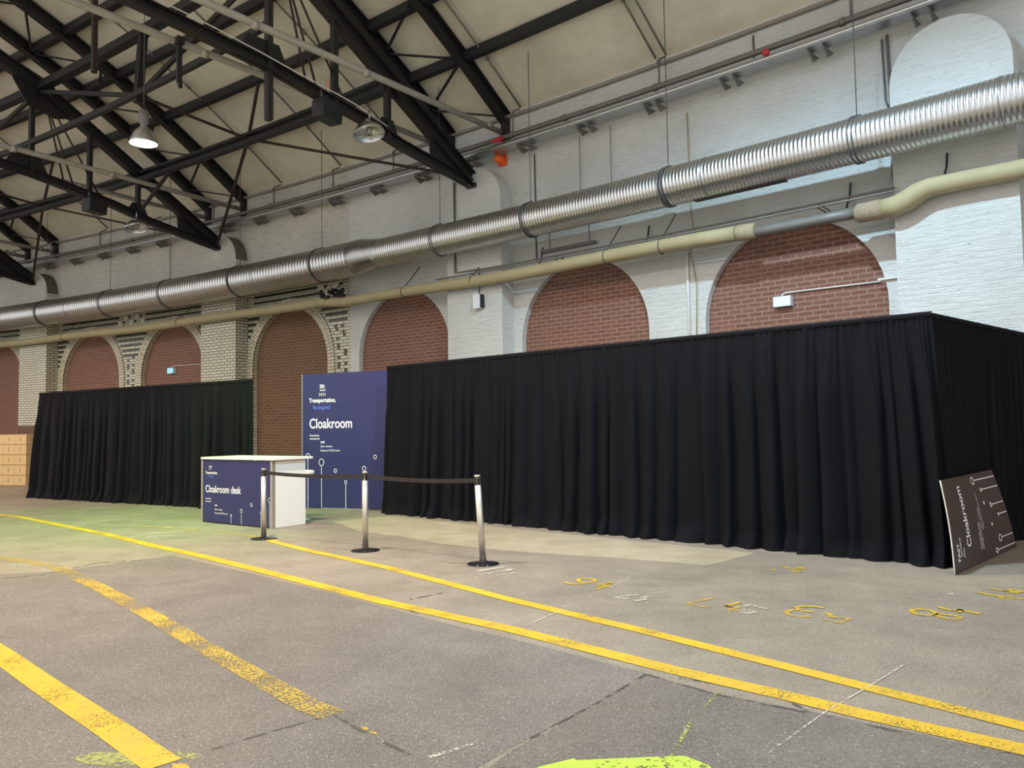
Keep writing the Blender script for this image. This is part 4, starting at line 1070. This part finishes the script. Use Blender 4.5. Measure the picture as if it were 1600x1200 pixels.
# leaning sign board
B0 = W(2.80, 4.19, .004); B1 = W(2.80, 1.90, .004); BT0 = W(2.91, 4.15, .90); BT1 = W(2.935, 2.25, .91)
BW = (B1 - B0).length; BH = .90
bnn = ((B1 - B0).cross(BT0 - B0)).normalized()
if bnn.dot(frame_at(2.8)[0]) > 0: bnn = -bnn
def BP(u, v, off_=0.0):      # u along the floor from the near edge, v up the board; foam board, slightly warped
    a = B0.lerp(B1, u / BW); b_ = BT0.lerp(BT1, u / BW)
    return a.lerp(b_, v / BH) + bnn * (off_ + .018 * math.sin(math.pi * min(max(v / BH, 0), 1)))
T = thing('leaning_board', 'dark Cloakroom sign board lying on its side, leaning against the side drape', 'sign', B0 + (B1 - B0) * .5)
m = MB(); NI, NJ = 12, 10; gf = [[m.vert(BP(BW * i / NI, BH * j / NJ, 0)) for i in range(NI + 1)] for j in range(NJ + 1)]; gb = [[m.vert(BP(BW * i / NI, BH * j / NJ, -.010)) for i in range(NI + 1)] for j in range(NJ + 1)]
for j in range(NJ):
    for i in range(NI):
        m.face((gf[j][i], gf[j][i + 1], gf[j + 1][i + 1], gf[j + 1][i])); m.face((gb[j][i + 1], gb[j][i], gb[j + 1][i], gb[j + 1][i + 1]))
    m.face((gf[j][NI], gb[j][NI], gb[j + 1][NI], gf[j + 1][NI]))
for i in range(NI):
    m.face((gf[NJ][i], gf[NJ][i + 1], gb[NJ][i + 1], gb[NJ][i])); m.face((gb[0][i], gb[0][i + 1], gf[0][i + 1], gf[0][i]))
m.build('board', M_DKPR, T, B0)
m = MB(); m.tube([BP(-.004, BH * j / NJ, -.005) for j in range(NJ + 1)], .0062, 6); m.build('cut_edge', M_PWHITE, T, B0)
def btext(m, body, size, u, v, xs=1.0, offset=0.0):      # print reads bottom to top, its head towards the near edge
    text_mesh(m, body, size, None, None, None, None, xs, offset, fn=lambda x, y: tuple(BP(u - y, v + x, .0018)))
m = MB()
btext(m, 'Cloakroom', .20, .62, .20, .66, .014)
btext(m, 'FAST', .10, .20, .10, .80, .02); btext(m, 'forward', .07, .27, .14, .8, .01); btext(m, '2023', .055, .36, .12, .9, .01)
btext(m, 'Download the', .05, .98, .13, .62, .02); btext(m, 'event app here', .05, 1.05, .13, .62, .02)
btext(m, 'WiFi', .055, 1.02, .32, .75, .02); btext(m, 'User: amazon', .055, 1.10, .32, .75); btext(m, 'Password: FASTforward', .055, 1.18, .32, .70)
def bring(m, u, v, r, ln=None, t_=.012):
    n = 24; i0 = len(m.v)
    for k in range(n):
        a = 2 * math.pi * k / n
        for rr in (1.0, 1.0 - t_ / r):
            m.v.append(tuple(BP(u + r * 1.6 * rr * math.sin(a), v + r * rr * math.cos(a), .0018)))
    for k in range(n):
        j = (k + 1) % n; m.face((i0 + 2 * k, i0 + 2 * j, i0 + 2 * j + 1, i0 + 2 * k + 1))
    if ln:
        a0, a1 = u + r * 1.6, BW - .03; h = .005
        m.quad(BP(a0, v - h, .0018), BP(a1, v - h, .0018), BP(a1, v + h, .0018), BP(a0, v + h, .0018))
for u, v, r, ln in ((1.50, .055, .030, 1), (1.72, .17, .040, 1), (1.52, .34, .018, None), (1.88, .42, .018, 1), (1.68, .54, .028, 1), (1.42, .58, .018, None), (1.46, .72, .022, 1), (1.22, .83, .042, 1)):
    bring(m, u, v, r, ln)
m.build('lettering', M_INK, T, B0)

# ================================================================== ROPE POSTS
def stanchion(P, label, tilt=Vector((0, 0, 0))):
    T = thing('rope_post', label, 'rope post', P, 'chrome queue posts with black belts')
    ax = (Z + tilt).normalized()
    m = MB(); m.lathe(P, [(.175, 0), (.178, .006), (.165, .014), (.06, .024), (.045, .032)], Z, 36); m.build('base', M_BASE, T, P)
    m = MB(); m.lathe(P, [(.036, .02), (.036, .86)], ax, 20); m.build('pole', M_CHR, T, P)
    m = MB(); m.lathe(P, [(.026, .86), (.026, .95), (.034, .952), (.034, .968), (.028, .972)], ax, 20); m.build('head', M_CHR, T, P + Z * .86)
    m = MB()
    for a in range(4):
        d = Vector((math.cos(a * math.pi / 2 + .6), math.sin(a * math.pi / 2 + .6), 0)); m.box(P + ax * .905 + d * .028, d, Z.cross(d), Z, .014, .03, .075)
    m.build('belt_slot', M_BLK, T, P + Z * .9)
    return T, P + ax * .915
G1 = FL(412, 842); G2 = FL(571, 860.5); G3 = FL(755, 881.5)
T1, q1 = stanchion(G1, 'leftmost chrome rope post, in front of the desk')
T2, q2 = stanchion(G2, 'middle chrome rope post, in front of the sign panel')
T3, q3 = stanchion(G3, 'rightmost and nearest chrome rope post, in front of the long drape', Vector((-.055, .01, 0)))
for a, b, TT, sag in ((q1, q2, T1, .025), (q2, q3, T2, .03)):
    m = MB(); d = (b - a); N_ = 14
    for k in range(N_):
        t0, t1 = k / N_, (k + 1) / N_
        p = a + d * t0 - Z * sag * 4 * t0 * (1 - t0); q = a + d * t1 - Z * sag * 4 * t1 * (1 - t1)
        m.bar(p, q, .003, .048)
    m.build('belt', M_BELT, TT, a)
# bar stool behind the desk
P = FL(474, 811) + dback * .0
T = thing('bar_stool', 'white bar stool on a chrome base half hidden behind the desk', 'stool', P)
m = MB(); m.lathe(P, [(.20, 0), (.20, .01), (.12, .03), (.035, .06), (.03, .10)], Z, 30); m.build('base', M_CHR, T, P)
m = MB(); m.lathe(P, [(.028, .08), (.028, .55), (.02, .56), (.02, .74)], Z, 14); m.build('column', M_BLK, T, P)
m = MB(); m.lathe(P, [(.05, .72), (.16, .735), (.185, .76), (.185, .80), (.16, .815), (.01, .82)], Z, 28); m.build('seat', M_PWHITE, T, P + Z * .74)

# ================================================================== CARDBOARD BOXES
BX0 = FL(40, 758.5); 
bdir = (FL(0, 758) - FL(40, 758.5)); bdir.normalize()           # along the front to the left
bdir = Vector((bdir.x, bdir.y, 0)).normalized(); bbk = Vector((bdir.y, -bdir.x, 0))
if bbk.dot(BX0) < 0: bbk = -bbk
bw, bh, bd = .47, .302, .47
proto = None
ROWN = ['bottom', 'second', 'third', 'fourth', 'top']; COLN = ['rightmost', 'second', 'third', 'fourth']
for r in range(5):
    for c in range(4):
        cc = Vector((BX0.x, BX0.y, 0)) + bdir * (bw * (c + .5)) + bbk * (bd / 2) + Z * (bh * r)
        if proto is None:
            T = bpy.data.objects.new('cardboard_box', None); COL.objects.link(T); T.location = cc; PLOC[T.name] = cc
            m = MB(); m.box(cc + Z * (bh / 2), bdir, bbk, Z, bw - .006, bd - .006, bh - .006); m.build('carton', M_CARD, T, cc)
            m = MB(); m.box(cc + Z * (bh / 2) - bbk * (bd / 2), bdir, bbk, Z, .015, .004, .12); m.box(cc + Z * (bh / 2) - bdir * (bw / 2), bdir, bbk, Z, .004, .16, .02)
            m.box(cc + Z * (bh - .006) - bbk * (bd / 2 - .001), bdir, bbk, Z, bw, .006, .006)
            m.build('flap_seam', M_CARDL, T, cc)
            proto = T; ob = T
        else:
            ob = proto.copy(); COL.objects.link(ob); ob.location = cc
            for ch in list(proto.children):
                k = ch.copy(); COL.objects.link(k); k.parent = ob
        tag(ob, 'tan cardboard box, %s row of the left stack, %s column from the drape' % (ROWN[r], COLN[c]), 'box', 'cardboard boxes stacked left of the rear drape')
bpy.context.view_layer.update()
